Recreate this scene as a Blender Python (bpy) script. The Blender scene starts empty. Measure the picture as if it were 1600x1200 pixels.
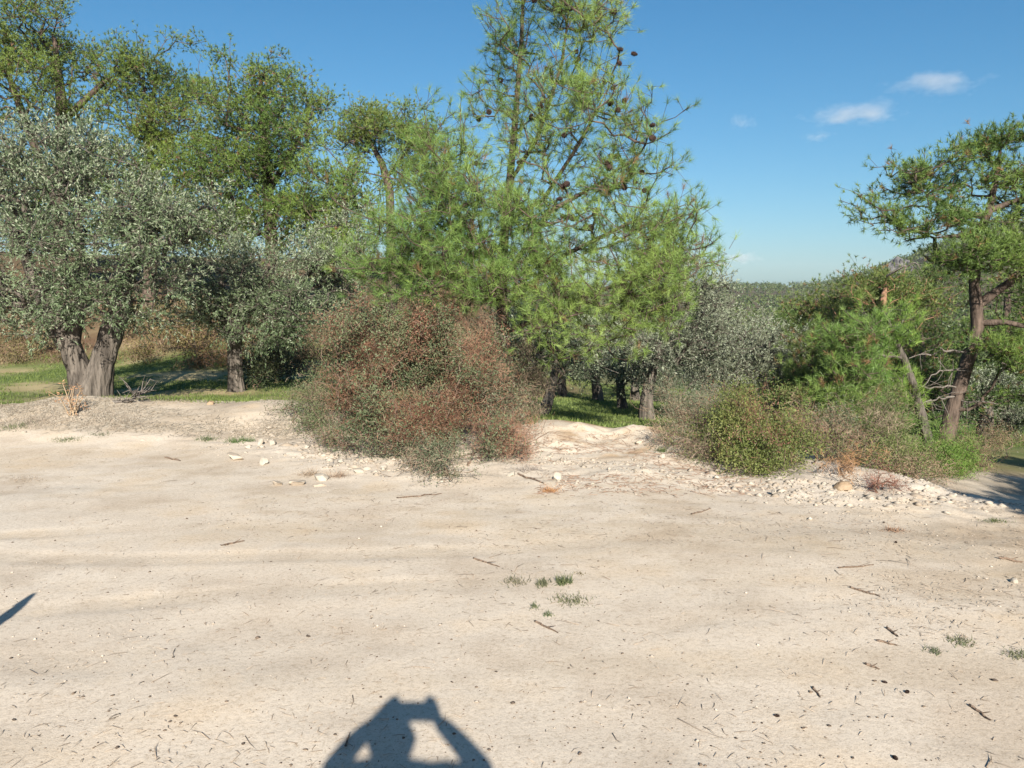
import bpy, math
import numpy as np

SC = bpy.context.scene
COL = SC.collection
R_ = math.radians

# ------------------------------------------------------------------ camera, sky, sun, exposure
CAM_H = 1.6
PITCH = R_(6.6)
FPX = 1202.0                     # focal length in photograph pixels (1600 wide)
SUN_EL = R_(29.0)
SUN_AZ = R_(180.0 - 7.8)         # clockwise from +Y (the viewing direction): behind, a little to the right

cd = bpy.data.cameras.new('camera')
cd.sensor_width = 36.0
cd.lens = 36.0 * FPX / 1600.0
cd.clip_start = 0.02
cd.clip_end = 12000.0
cam = bpy.data.objects.new('camera', cd)
cam.location = (0, 0, CAM_H)
cam.rotation_euler = (math.pi / 2 - PITCH, 0, 0)
COL.objects.link(cam)
SC.camera = cam

W = bpy.data.worlds.new('World')
SC.world = W
W.use_nodes = True
nt = W.node_tree
nt.nodes.clear()
sky = nt.nodes.new('ShaderNodeTexSky')
sky.sky_type = 'NISHITA'
sky.sun_disc = False
sky.sun_elevation = SUN_EL
sky.sun_rotation = SUN_AZ
sky.altitude = 200.0
sky.air_density = 1.0
sky.dust_density = 1.0
sky.ozone_density = 1.0
EXPOSURE = 1.20
bg = nt.nodes.new('ShaderNodeBackground')
bg.inputs['Strength'].default_value = 0.1
wo = nt.nodes.new('ShaderNodeOutputWorld')
# the photograph's deep clear blue: the same contrast curve over the whole sky, one per channel
sep = nt.nodes.new('ShaderNodeSeparateColor'); cmb = nt.nodes.new('ShaderNodeCombineColor')
nt.links.new(sky.outputs[0], sep.inputs[0])
for i_, (a_, g_) in enumerate(((-3.45, 1.40), (-2.33, 0.985), (-1.86, 0.85))):
    pw = nt.nodes.new('ShaderNodeMath'); pw.operation = 'POWER'; pw.inputs[1].default_value = g_
    ml = nt.nodes.new('ShaderNodeMath'); ml.operation = 'MULTIPLY'; ml.inputs[1].default_value = math.exp(a_) / (0.1 * 2 ** EXPOSURE)
    nt.links.new(sep.outputs[i_], pw.inputs[0]); nt.links.new(pw.outputs[0], ml.inputs[0]); nt.links.new(ml.outputs[0], cmb.inputs[i_])
nt.links.new(cmb.outputs[0], bg.inputs['Color'])
nt.links.new(bg.outputs[0], wo.inputs['Surface'])

sl = bpy.data.lights.new('sun', 'SUN')
sl.energy = 4.6
sl.angle = R_(0.53)
sl.color = (1.0, 0.93, 0.82)
sun = bpy.data.objects.new('sun', sl)
sun.rotation_euler = (math.pi / 2 - SUN_EL, 0, math.pi - SUN_AZ + 0.0)
COL.objects.link(sun)
from mathutils import Vector
SUN_POS = Vector((math.sin(SUN_AZ) * math.cos(SUN_EL), math.cos(SUN_AZ) * math.cos(SUN_EL), math.sin(SUN_EL)))
sun.rotation_euler = SUN_POS.to_track_quat('Z', 'Y').to_euler()

SC.view_settings.view_transform = 'Standard'
SC.view_settings.look = 'None'
SC.view_settings.gamma = 1.0
SC.view_settings.use_curve_mapping = False
SC.view_settings.exposure = EXPOSURE
SC.render.engine = 'CYCLES'
SC.cycles.max_bounces = 6
SC.cycles.diffuse_bounces = 3
SC.cycles.glossy_bounces = 2
SC.cycles.transmission_bounces = 4
SC.cycles.transparent_max_bounces = 8
SC.cycles.volume_bounces = 0
SC.cycles.use_denoising = True
SC.cycles.denoiser = 'OPENIMAGEDENOISE'
SC.cycles.denoising_input_passes = 'RGB_ALBEDO_NORMAL'
SC.cycles.denoising_prefilter = 'ACCURATE'
SC.cycles.sample_clamp_indirect = 4.0

# ------------------------------------------------------------------ small helpers
RNG = np.random.default_rng(7)


def seed(n):
    global RNG
    RNG = np.random.default_rng(n)


def at(px, py, depth):
    """World point seen at photograph pixel (px,py), 'depth' metres in front (along +Y)."""
    dx = (px - 800.0) / FPX
    dy = -(py - 600.0) / FPX
    y = math.cos(PITCH) + dy * math.sin(PITCH)
    z = -math.sin(PITCH) + dy * math.cos(PITCH)
    s = depth / y
    return np.array([dx * s, depth, CAM_H + z * s])


def ss(a, b, x):
    t = np.clip((np.asarray(x, float) - a) / (b - a), 0, 1)
    return t * t * (3 - 2 * t)


def _h(ix, iy, iz, s):
    n = (ix.astype(np.int64) * 374761393 + iy.astype(np.int64) * 668265263 + iz.astype(np.int64) * 2147483647 + s * 974634541) & 0xFFFFFFFF
    n = ((n ^ (n >> 13)) * 1274126177) & 0xFFFFFFFF
    n = ((n ^ (n >> 16)) * 2246822519) & 0xFFFFFFFF
    return ((n ^ (n >> 15)) & 0xFFFFFF) / float(0xFFFFFF)


def noise(x, y, z=0.0, s=0):
    x = np.asarray(x, float); y = np.asarray(y, float); z = np.asarray(z, float) + np.zeros_like(x)
    ix = np.floor(x); iy = np.floor(y); iz = np.floor(z)
    fx = x - ix; fy = y - iy; fz = z - iz
    fx = fx * fx * (3 - 2 * fx); fy = fy * fy * (3 - 2 * fy); fz = fz * fz * (3 - 2 * fz)
    r = 0
    for a in (0, 1):
        for b in (0, 1):
            for c in (0, 1):
                w = (fx if a else 1 - fx) * (fy if b else 1 - fy) * (fz if c else 1 - fz)
                r = r + w * _h(ix + a, iy + b, iz + c, s)
    return r * 2 - 1


def noise2(x, y, s=0):
    x = np.asarray(x, float); y = np.asarray(y, float)
    ix = np.floor(x); iy = np.floor(y)
    fx = x - ix; fy = y - iy
    fx = fx * fx * (3 - 2 * fx); fy = fy * fy * (3 - 2 * fy)
    z0 = np.zeros_like(ix)
    r = 0
    for a in (0, 1):
        for b in (0, 1):
            w = (fx if a else 1 - fx) * (fy if b else 1 - fy)
            r = r + w * _h(ix + a, iy + b, z0, s)
    return r * 2 - 1


def fbm2(x, y, s=0, o=4):
    r = 0; a = 1.0; t = 0
    for i in range(o):
        r = r + a * noise2(x * 2 ** i + 17.3 * i, y * 2 ** i - 9.1 * i, s + i)
        t += a; a *= 0.5
    return r / t


def norm(v):
    return v / np.maximum(np.linalg.norm(v, axis=-1, keepdims=True), 1e-9)


def mk(name, V, F, mat, parent=None, tint=None, smooth=False, loc=None):
    """One mesh object out of numpy arrays; F is (M,k) or a list of such arrays."""
    Fs = F if isinstance(F, list) else [F]
    Fs = [np.asarray(f, np.int32) for f in Fs if len(f)]
    V = np.asarray(V, np.float32)
    me = bpy.data.meshes.new(name)
    me.vertices.add(len(V))
    me.vertices.foreach_set('co', V.ravel())
    nl = sum(f.size for f in Fs); npoly = sum(len(f) for f in Fs)
    me.loops.add(nl)
    me.loops.foreach_set('vertex_index', np.concatenate([f.ravel() for f in Fs]))
    me.polygons.add(npoly)
    st = []; o = 0
    for f in Fs:
        st.append(o + np.arange(len(f)) * f.shape[1]); o += f.size
    me.polygons.foreach_set('loop_start', np.concatenate(st).astype(np.int32))
    if smooth:
        me.polygons.foreach_set('use_smooth', np.ones(npoly, bool))
    me.update(calc_edges=True)
    if tint is not None:
        a = me.attributes.new('tint', 'FLOAT_COLOR', 'POINT')
        c = np.ones((len(V), 4), np.float32); c[:, :3] = tint
        a.data.foreach_set('color', c.ravel())
    if mat: me.materials.append(mat)
    ob = bpy.data.objects.new(name, me)
    COL.objects.link(ob)
    if loc is not None: ob.location = loc
    if parent: ob.parent = parent
    return ob


def tag(o, label=None, cat=None, group=None, kind=None):
    if label: o['label'] = label
    if cat: o['category'] = cat
    if group: o['group'] = group
    if kind: o['kind'] = kind
    return o


def empty(name, loc, label, cat, group=None):
    o = bpy.data.objects.new(name, None)
    o.empty_display_size = 0.2
    o.location = tuple(float(c) for c in loc)
    COL.objects.link(o)
    return tag(o, label, cat, group)


# ------------------------------------------------------------------ materials
def new_mat(name):
    m = bpy.data.materials.new(name); m.use_nodes = True
    n = m.node_tree; n.nodes.clear()
    out = n.nodes.new('ShaderNodeOutputMaterial')
    return m, n, out


def pbsdf(n, rough=0.8, spec=0.3):
    b = n.nodes.new('ShaderNodeBsdfPrincipled')
    b.inputs['Roughness'].default_value = rough
    b.inputs['Specular IOR Level'].default_value = spec
    return b


def ntex(n, scale, detail=4, coord='Object', rough=0.6):
    t = n.nodes.new('ShaderNodeTexCoord')
    x = n.nodes.new('ShaderNodeTexNoise')
    x.inputs['Scale'].default_value = scale
    x.inputs['Detail'].default_value = detail
    x.inputs['Roughness'].default_value = rough
    n.links.new(t.outputs[coord], x.inputs['Vector'])
    return x


def ramp(n, src, stops):
    r = n.nodes.new('ShaderNodeValToRGB')
    e = r.color_ramp.elements
    while len(e) > 1: e.remove(e[-1])
    e[0].position = stops[0][0]; e[0].color = (*stops[0][1], 1)
    for p, c in stops[1:]:
        k = e.new(p); k.color = (*c, 1)
    n.links.new(src, r.inputs[0])
    return r


def mul(n, a, b, f=1.0):
    x = n.nodes.new('ShaderNodeMix'); x.data_type = 'RGBA'; x.blend_type = 'MULTIPLY'
    x.inputs[0].default_value = f
    n.links.new(a, x.inputs[6]); n.links.new(b, x.inputs[7])
    return x.outputs[2]


def leaf_mat(name, rough=0.55, spec=0.35, transl=0.25, back=None):
    """Foliage: colour from the leaf's own 'tint', some light passes through; 'back' = pale underside."""
    m, n, out = new_mat(name)
    at_ = n.nodes.new('ShaderNodeAttribute'); at_.attribute_name = 'tint'
    col = at_.outputs['Color']
    if back:
        g = n.nodes.new('ShaderNodeNewGeometry')
        x = n.nodes.new('ShaderNodeMix'); x.data_type = 'RGBA'
        n.links.new(g.outputs['Backfacing'], x.inputs[0])
        n.links.new(col, x.inputs[6])
        x.inputs[7].default_value = (*back, 1)
        col = x.outputs[2]
    b = pbsdf(n, rough, spec)
    n.links.new(col, b.inputs['Base Color'])
    t = n.nodes.new('ShaderNodeBsdfTranslucent')
    n.links.new(col, t.inputs['Color'])
    mx = n.nodes.new('ShaderNodeMixShader'); mx.inputs[0].default_value = transl
    n.links.new(b.outputs[0], mx.inputs[1]); n.links.new(t.outputs[0], mx.inputs[2])
    n.links.new(mx.outputs[0], out.inputs['Surface'])
    return m


def bark_mat(name, c1, c2, scale=9.0, stretch=0.25, bump=0.6):
    m, n, out = new_mat(name)
    t = n.nodes.new('ShaderNodeTexCoord')
    mp = n.nodes.new('ShaderNodeMapping'); mp.inputs['Scale'].default_value = (1, 1, stretch)
    n.links.new(t.outputs['Object'], mp.inputs[0])
    x = n.nodes.new('ShaderNodeTexNoise'); x.inputs['Scale'].default_value = scale; x.inputs['Detail'].default_value = 6
    x.inputs['Roughness'].default_value = 0.7
    n.links.new(mp.outputs[0], x.inputs['Vector'])
    r = ramp(n, x.outputs['Fac'], [(0.3, c1), (0.5, tuple((a + b) / 2 for a, b in zip(c1, c2))), (0.68, c2)])
    b = pbsdf(n, 0.9, 0.15)
    n.links.new(r.outputs[0], b.inputs['Base Color'])
    v = n.nodes.new('ShaderNodeTexVoronoi'); v.inputs['Scale'].default_value = scale * 1.8
    n.links.new(mp.outputs[0], v.inputs['Vector'])
    ad = n.nodes.new('ShaderNodeMath'); ad.operation = 'ADD'
    n.links.new(x.outputs['Fac'], ad.inputs[0]); n.links.new(v.outputs['Distance'], ad.inputs[1])
    bm = n.nodes.new('ShaderNodeBump'); bm.inputs['Strength'].default_value = bump; bm.inputs['Distance'].default_value = 0.03
    n.links.new(ad.outputs[0], bm.inputs['Height']); n.links.new(bm.outputs[0], b.inputs['Normal'])
    n.links.new(b.outputs[0], out.inputs['Surface'])
    return m


def stone_mat(name, c1, c2, scale=6.0, bump=0.5, dist=0.01):
    m, n, out = new_mat(name)
    x = ntex(n, scale, 8, 'Object', 0.65)
    r = ramp(n, x.outputs['Fac'], [(0.35, c1), (0.65, c2)])
    b = pbsdf(n, 0.95, 0.15)
    n.links.new(r.outputs[0], b.inputs['Base Color'])
    y = ntex(n, scale * 5, 8, 'Object', 0.7)
    bm = n.nodes.new('ShaderNodeBump'); bm.inputs['Strength'].default_value = bump; bm.inputs['Distance'].default_value = dist
    n.links.new(y.outputs['Fac'], bm.inputs['Height']); n.links.new(bm.outputs[0], b.inputs['Normal'])
    n.links.new(b.outputs[0], out.inputs['Surface'])
    return m


def plain_mat(name, c, rough=0.7, spec=0.3):
    m, n, out = new_mat(name)
    x = ntex(n, 30, 3)
    r = ramp(n, x.outputs['Fac'], [(0.3, tuple(v * 0.8 for v in c)), (0.7, tuple(min(1, v * 1.15) for v in c))])
    b = pbsdf(n, rough, spec)
    n.links.new(r.outputs[0], b.inputs['Base Color'])
    n.links.new(b.outputs[0], out.inputs['Surface'])
    return m


def tint_mat(name, rough=0.9, spec=0.15):
    m, n, out = new_mat(name)
    a = n.nodes.new('ShaderNodeAttribute'); a.attribute_name = 'tint'
    b = pbsdf(n, rough, spec)
    n.links.new(a.outputs['Color'], b.inputs['Base Color'])
    n.links.new(b.outputs[0], out.inputs['Surface'])
    return m


def ground_mat():
    m, n, out = new_mat('earth')
    a = n.nodes.new('ShaderNodeAttribute'); a.attribute_name = 'tint'
    f1 = ntex(n, 1.3, 6)
    f2 = ntex(n, 42.0, 6, rough=0.75)
    f3 = ntex(n, 140.0, 4, rough=0.7)
    r1 = ramp(n, f1.outputs['Fac'], [(0.35, (0.86, 0.83, 0.80)), (0.52, (1, 1, 1)), (0.68, (1.0, 0.95, 0.88))])
    r2 = ramp(n, f2.outputs['Fac'], [(0.3, (0.74, 0.71, 0.67)), (0.5, (1, 1, 1)), (0.75, (1.06, 1.05, 1.03))])
    r3 = ramp(n, f3.outputs['Fac'], [(0.33, (0.55, 0.51, 0.46)), (0.47, (1, 1, 1))])
    c = mul(n, a.outputs['Color'], r1.outputs[0]); c = mul(n, c, r2.outputs[0]); c = mul(n, c, r3.outputs[0], 0.7)
    b = pbsdf(n, 0.98, 0.1)
    n.links.new(c, b.inputs['Base Color'])
    ad = n.nodes.new('ShaderNodeMath'); ad.operation = 'MULTIPLY_ADD'; ad.inputs[1].default_value = 0.25
    n.links.new(f3.outputs['Fac'], ad.inputs[0]); n.links.new(f2.outputs['Fac'], ad.inputs[2])
    bm = n.nodes.new('ShaderNodeBump'); bm.inputs['Strength'].default_value = 0.5; bm.inputs['Distance'].default_value = 0.007
    n.links.new(ad.outputs[0], bm.inputs['Height']); n.links.new(bm.outputs[0], b.inputs['Normal'])
    n.links.new(b.outputs[0], out.inputs['Surface'])
    return m


M = {}
M['earth'] = ground_mat()
M['needles'] = leaf_mat('pine_needles', 0.5, 0.35, 0.11)
M['olive'] = leaf_mat('olive_leaves', 0.5, 0.32, 0.08, back=(0.245, 0.28, 0.19))
M['shrub'] = leaf_mat('shrub_leaves', 0.6, 0.3, 0.10)
M['grass'] = leaf_mat('grass_blades', 0.6, 0.3, 0.3)
M['dry'] = tint_mat('dry_twigs')
M['pine_bark'] = bark_mat('pine_bark', (0.035, 0.027, 0.022), (0.155, 0.115, 0.092), 11, 0.3)
M['pine_bark_red'] = bark_mat('young_pine_bark', (0.16, 0.085, 0.05), (0.36, 0.21, 0.135), 9, 0.3, 0.4)
M['olive_bark'] = bark_mat('olive_bark', (0.030, 0.025, 0.021), (0.185, 0.16, 0.135), 12, 0.13, 1.0)
M['stem'] = bark_mat('shrub_stems', (0.10, 0.07, 0.05), (0.22, 0.16, 0.12), 20, 0.3)
M['dead'] = bark_mat('dead_wood', (0.10, 0.085, 0.075), (0.22, 0.195, 0.17), 20, 0.2)
M['limestone'] = stone_mat('limestone', (0.27, 0.235, 0.19), (0.41, 0.37, 0.31))
M['sandstone'] = stone_mat('sandstone', (0.20, 0.13, 0.075), (0.36, 0.275, 0.185), 9)
M['clay'] = stone_mat('clay', (0.32, 0.265, 0.205), (0.42, 0.36, 0.29), 4)
M['crag'] = stone_mat('grey_crag', (0.07, 0.07, 0.075), (0.22, 0.205, 0.195), 0.25, 1.0, 0.8)
M['cone'] = stone_mat('cone_scales', (0.028, 0.018, 0.016), (0.075, 0.048, 0.038), 40, 0.6, 0.01)
M['pebble'] = tint_mat('pebbles')
M['post'] = bark_mat('weathered_post', (0.15, 0.13, 0.11), (0.30, 0.27, 0.24), 14, 0.1)

# ------------------------------------------------------------------ terrain heights
CP = []


def cp(px, py, d): CP.append(at(px, py, d))


def cpz(px, py, z):
    a = at(px, py, 1.0); s = (z - CAM_H) / (a[2] - CAM_H)
    CP.append(np.array([a[0] * s, s, z]))


for x in (-14, -9, -5, -2, 0, 2, 5, 9, 14):
    for y in (-12, -6, -2, 1, 3, 5):
        zz = 0.0
        if x > 3: zz = -0.02 * (x - 3) - 0.05 * max(0, y - 3) * min(1, (x - 3) / 3)
        CP.append(np.array([x, y, zz]))
for p in [(-250, 700), (0, 692), (100, 694), (200, 692), (400, 706), (520, 748), (640, 748), (760, 756), (860, 756), (1000, 748)]: cpz(*p, 0.0)
for p in [(1100, 756), (1200, 784), (1300, 788), (1400, 788)]: cpz(*p, -0.05)
for p in [(-250, 637, 9.7), (0, 640, 9.6), (85, 624, 9.6), (200, 637, 9.5), (320, 638, 9.5), (440, 632, 9.5),
          (-250, 662, 9.0), (0, 664, 8.9), (200, 664, 8.9), (400, 672, 8.7), (520, 690, 8.2), (650, 690, 8.4), (780, 690, 8.3),
          (600, 712, 7.6), (720, 712, 7.6),
          (850, 674, 8.5), (905, 669, 8.7), (905, 694, 8.1), (955, 684, 8.6), (1005, 668, 8.7), (960, 715, 7.6),
          (900, 656, 10.8), (960, 664, 10.5), (880, 640, 15), (960, 648, 14), (930, 626, 20), (880, 612, 25), (1000, 618, 24), (750, 612, 22),
          (650, 645, 10.5), (560, 640, 11), (700, 630, 14), (1060, 705, 7.9), (1060, 690, 9.2),
          (1150, 735, 7.2), (1200, 744, 6.8), (1300, 737, 6.9), (1400, 738, 6.9), (1150, 690, 9.5), (1300, 690, 10), (1400, 692, 11),
          (1480, 690, 14.5), (1550, 690, 17), (1520, 681, 21), (1600, 682, 22), (1600, 700, 15), (1300, 660, 17), (1100, 640, 18),
          (1600, 745, 9), (1540, 720, 11), (1600, 780, 7.4), (1500, 772, 7.1), (1750, 790, 7.5), (1900, 760, 9), (1800, 720, 12),
          (0, 630, 11.5), (200, 627, 11.5), (420, 628, 11.5), (0, 600, 14.5), (250, 592, 15), (450, 602, 14), (0, 566, 18.5), (200, 566, 18),
          (400, 580, 16.5), (0, 500, 24), (200, 500, 23), (350, 520, 20), (450, 520, 19.5), (-300, 565, 18), (-300, 490, 24), (-300, 625, 11.5),
          (0, 430, 32), (200, 430, 32), (400, 440, 32), (600, 470, 30), (600, 560, 20), (1300, 610, 30), (1600, 640, 30), (1100, 600, 32), (900, 590, 34),
          (-300, 420, 34), (1900, 700, 20), (2100, 640, 30)]: cp(*p)
CP = np.array(CP)
_d = np.linalg.norm(CP[:, None, :2] - CP[None, :, :2], axis=2)
_K = np.sqrt(_d ** 2 + 0.25) + np.eye(len(CP)) * -0.02
_P = np.c_[np.ones(len(CP)), CP[:, :2]]
_A = np.block([[_K, _P], [_P.T, np.zeros((3, 3))]])
_Wt = np.linalg.solve(_A, np.r_[CP[:, 2], 0, 0, 0])


def rbf(x, y):
    sh = np.shape(x); x = np.ravel(x); y = np.ravel(y)
    out = np.empty(len(x))
    for i in range(0, len(x), 60000):
        a = x[i:i + 60000]; b = y[i:i + 60000]
        k = np.sqrt((a[:, None] - CP[None, :, 0]) ** 2 + (b[:, None] - CP[None, :, 1]) ** 2 + 0.25)
        out[i:i + 60000] = k @ _Wt[:-3] + _Wt[-3] + _Wt[-2] * a + _Wt[-1] * b
    return out.reshape(sh)


def zfar(x, y):
    r = np.hypot(x, y); az = np.degrees(np.arctan2(x, y))
    wr = ss(-6, 8, az) * (1 - ss(75, 110, az))
    left = ss(20, 42, r) * 3.5 * (1 - ss(-6, 4, az)) * ss(-110, -70, az)
    right = -2.6 - 10 * ss(35, 130, r) + 20.0 * ss(140, 720, r) + ss(20, 34, az) * 38 * ss(110, 420, r)
    return left * (1 - wr) + right * wr + ss(60, 200, r) * 1.5 * noise2(x / 40, y / 40, 5)


# foot of the bank as a plan polyline (x -> y)
_FOOT = np.array([(-8, 8.4), (-5.5, 8.4), (-4, 8.3), (-2.6, 7.9), (-1.5, 6.9), (-0.9, 6.7), (0.3, 6.55), (1.2, 6.7), (1.9, 6.5), (2.4, 5.9), (3.2, 5.75), (4.0, 5.8), (5, 6.2), (7, 7), (9, 8)])


def foot(x): return np.interp(x, _FOOT[:, 0], _FOOT[:, 1])


def rubble_mask(x, y):
    d = y - foot(x)
    gap = ss(0.0, 0.4, x) * (1 - ss(1.6, 2.1, x))
    m = ss(-0.5, 0.15, d) * (1 - ss(0.7 + 1.2 * gap, 1.6 + 1.2 * gap, d))
    return m * (0.25 + 0.75 * ss(-4.2, -2.6, x)) * (1 - 0.85 * ss(3.7, 4.6, x))


def H(x, y):
    x = np.asarray(x, float); y = np.asarray(y, float)
    r = np.hypot(x, y)
    w = ss(26, 42, r)
    z = rbf(x, y) * (1 - w) + zfar(x, y) * w
    near = 1 - ss(14, 40, r)
    yard = 1 - ss(-0.6, 0.3, y - foot(x))
    z = z + near * (0.012 * fbm2(x * 1.1, y * 1.7, 11, 3) + 0.0026 * fbm2(x * 6, y * 8, 12, 3) + 0.0016 * fbm2(x * 30, y * 34, 13, 2))
    z = z + near * (1 - yard) * (0.035 * fbm2(x * 1.6, y * 1.6, 14, 4))
    rub = rubble_mask(x, y)
    z = z + rub * (0.035 * np.abs(fbm2(x * 5, y * 5, 15, 4)) + 0.022 * np.maximum(0, fbm2(x * 13, y * 13, 16, 3)))
    # right-hand corner: ground broken by wheels and runoff
    rc = ss(2.2, 4.0, x) * (1 - ss(6, 9, y)) * ss(2, 3.2, y)
    z = z + rc * 0.02 * fbm2(x * 7, y * 7, 18, 4)
    tr = wheel_tracks(x, y)
    z = z - tr * (0.006 + 0.0035 * np.sin(x * 75 + 14 * np.sin(y * 40)))
    # earthen hump in the gap and a lower one on its right shoulder
    lump = 1 + 0.5 * fbm2(x * 6, y * 6, 21, 3)
    z = z + 0.07 * lump * np.exp(-((x - 0.82) / 0.17) ** 2 - ((y - 8.75) / 0.20) ** 2) + 0.05 * lump * np.exp(-((x - 1.42) / 0.2) ** 2 - ((y - 8.8) / 0.2) ** 2) + 0.03 * lump * np.exp(-((x - 0.42) / 0.2) ** 2 - ((y - 8.75) / 0.2) ** 2)
    return z


def wheel_tracks(x, y):
    """How much a spot lies in one of the faint tyre tracks that curve across the yard (0..1)."""
    m = 0
    for a, b, c in ((4.15, 0.035, 0.6), (5.55, 0.035, 0.6), (3.2, -0.05, -2.0), (4.55, -0.05, -2.0)):
        d = np.abs(y - (a - b * (x - c) ** 2 + 0.05 * noise2(x * 0.8, 0 * x + a, 91)))
        m = np.maximum(m, 1 - ss(0.07, 0.13, d))
    return m * ss(-0.45, 0.25, fbm2(x * 0.9, y * 0.9, 92, 3)) * (1 - ss(-1.2, -0.5, y - foot(x)))


def Hs(x, y): return float(H(np.array([x]), np.array([y]))[0])


def ground_at(px, py):
    """Terrain point seen at a photograph pixel."""
    ds = np.exp(np.linspace(math.log(1.5), math.log(60), 700))
    P = np.array([at(px, py, d) for d in ds])
    dz = P[:, 2] - H(P[:, 0], P[:, 1])
    i = int(np.argmax(dz < 0)) if (dz < 0).any() else len(ds) - 1
    return P[i]


def ground_many(n, px0, px1, py0, py1, dmax=40):
    """Random terrain points with their pixel-uniform spread (vectorised, flat-ish ground)."""
    px = RNG.uniform(px0, px1, n); py = RNG.uniform(py0, py1, n)
    dx = (px - 800) / FPX; dy = -(py - 600) / FPX
    dyw = math.cos(PITCH) + dy * math.sin(PITCH); dzw = -math.sin(PITCH) + dy * math.cos(PITCH)
    t = np.full(n, 6.0)
    for _ in range(14):
        hz = H(dx * t, dyw * t)
        tn = np.clip((hz - CAM_H) / dzw, 0.5, dmax)
        t = 0.5 * t + 0.5 * tn
    return np.c_[dx * t, dyw * t, H(dx * t, dyw * t)]


# ------------------------------------------------------------------ ground sheet
def axis(lo, hi, step, far, grow=1.13):
    a = list(np.arange(lo, hi + 1e-6, step))
    s = step; v = hi
    while v < far:
        s *= grow; v += s; a.append(v)
    s = step; v = lo; b = []
    while v > -far:
        s *= grow; v -= s; b.append(v)
    return np.array(b[::-1] + a)


def zone_colour(x, y):
    """What the ground itself is made of: pale dirt, grass, reddish needle litter, brown soil."""
    n1 = fbm2(x * 0.7, y * 0.7, 31, 4); n2 = fbm2(x * 2.3, y * 2.3, 32, 4); n3 = fbm2(x * 0.25, y * 0.6, 33, 3); n4 = fbm2(x * 5, y * 9, 34, 3)
    dirt = np.array([0.512, 0.444, 0.363]); pale = np.array([0.555, 0.498, 0.422]); tan = np.array([0.42, 0.345, 0.255]); grey = np.array([0.37, 0.31, 0.24])
    grass = np.array([0.105, 0.145, 0.045]); straw = np.array([0.36, 0.30, 0.17]); red = np.array([0.135, 0.085, 0.052]); soil = np.array([0.16, 0.125, 0.08])
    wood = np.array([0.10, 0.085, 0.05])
    c = np.zeros(x.shape + (3,)) + dirt

    def lay(col, w):
        nonlocal c
        w = np.clip(w, 0, 1)[..., None]
        c = c * (1 - w) + col * w
    f = y - foot(x)
    lay(tan, 0.45 * ss(0.0, 0.5, n1) * ss(2.5, 4, y))
    n5 = fbm2(x * 0.35 + 4, y * 1.6, 35, 4)          # faint wheel-swept streaks across the yard
    lay(tan, 0.38 * ss(0.05, 0.35, n5) * (1 - ss(-0.4, 0.2, f)))
    lay(pale, 0.5 * ss(0.05, 0.5, n3))
    lay(tan, 0.30 * wheel_tracks(x, y))
    # band of scuffed, litter-strewn soil before the bank
    band = ss(-2.8, -1.6, f) * (1 - ss(-0.3, 0.3, f))
    lay(tan, band * 0.45 * ss(-0.1, 0.5, n4))
    lay(tan * 0.95, ss(2.0, 4.2, x) * ss(2.6, 4.2, y) * (0.5 + 0.45 * ss(-0.2, 0.4, n2)) * (1 - ss(0.0, 0.6, f)))
    lay(np.array([0.33, 0.25, 0.17]), 0.75 * ss(-0.25, 0.35, n2 + 0.3 * n4) * ss(2.6, 4.0, x) * ss(3.6, 4.8, y) * (1 - ss(0.0, 0.5, f)))
    lay(pale, rubble_mask(x, y) * 0.35)
    lay(np.array([0.38, 0.27, 0.17]), 0.85 * ss(-0.1, 0.25, n2 + 0.35 * n4) * ss(0.3, 0.7, x) * (1 - ss(1.6, 2.1, x)) * ss(7.2, 7.7, y))
    # left bank, weathered grey
    lay(grey, (1 - ss(-2.2, -1.2, x)) * ss(0.0, 0.5, f) * (0.45 + 0.5 * ss(-0.25, 0.35, n2)))
    # fields behind the bank
    crest = np.where(x < -0.5, 9.9, np.where(x < 2.2, 9.2, 8.6))
    fld = ss(0.0, 0.8, y - crest + 0.4 * n1)
    lay(straw, fld)
    lay(grass, fld * ss(-0.35, 0.15, n1 + 0.4 * n2 + 0.06))
    lay(grass, fld * ss(-1, 2, x) * 0.7)
    # reddish slope with needle litter on the left
    lay(red, ss(18.0, 19.6, y + 1.2 * n1) * (1 - ss(1, 4, x)))
    lay(straw * 0.9, ss(18.0, 19.6, y) * (1 - ss(1, 4, x)) * 0.55 * ss(0, 0.4, n2))
    lay(soil, ss(2.6, 4.0, x) * ss(0.9, 1.6, f) * (0.5 + 0.4 * n2) * (1 - ss(10, 13, y)))
    lay(np.array([0.09, 0.14, 0.04]), ss(5, 8, x) * ss(17, 19, y) * 0.8)
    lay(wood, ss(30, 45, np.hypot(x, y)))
    return c


gx = axis(-6.4, 6.4, 0.05, 1600, 1.14)
gy = axis(2.2, 10.2, 0.038, 1600, 1.11)
GX, GY = np.meshgrid(gx, gy)
GZ = H(GX, GY)
nx, ny = len(gx), len(gy)
idx = np.arange(nx * ny).reshape(ny, nx)
Q = np.stack([idx[:-1, :-1], idx[:-1, 1:], idx[1:, 1:], idx[1:, :-1]], -1).reshape(-1, 4)
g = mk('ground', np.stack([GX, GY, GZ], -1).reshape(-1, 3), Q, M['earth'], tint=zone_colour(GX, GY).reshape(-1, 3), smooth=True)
tag(g, kind='structure')
print('ground verts', nx, ny, nx * ny)

# ------------------------------------------------------------------ tree machinery
UP = np.array([0, 0, 1.0])


def polyline(pts, step):
    pts = np.asarray(pts, float); out = [pts[0]]
    for a, b in zip(pts[:-1], pts[1:]):
        k = max(1, int(math.ceil(np.linalg.norm(b[:3] - a[:3]) / step)))
        for i in range(1, k + 1): out.append(a + (b - a) * i / k)
    return np.array(out)


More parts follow.
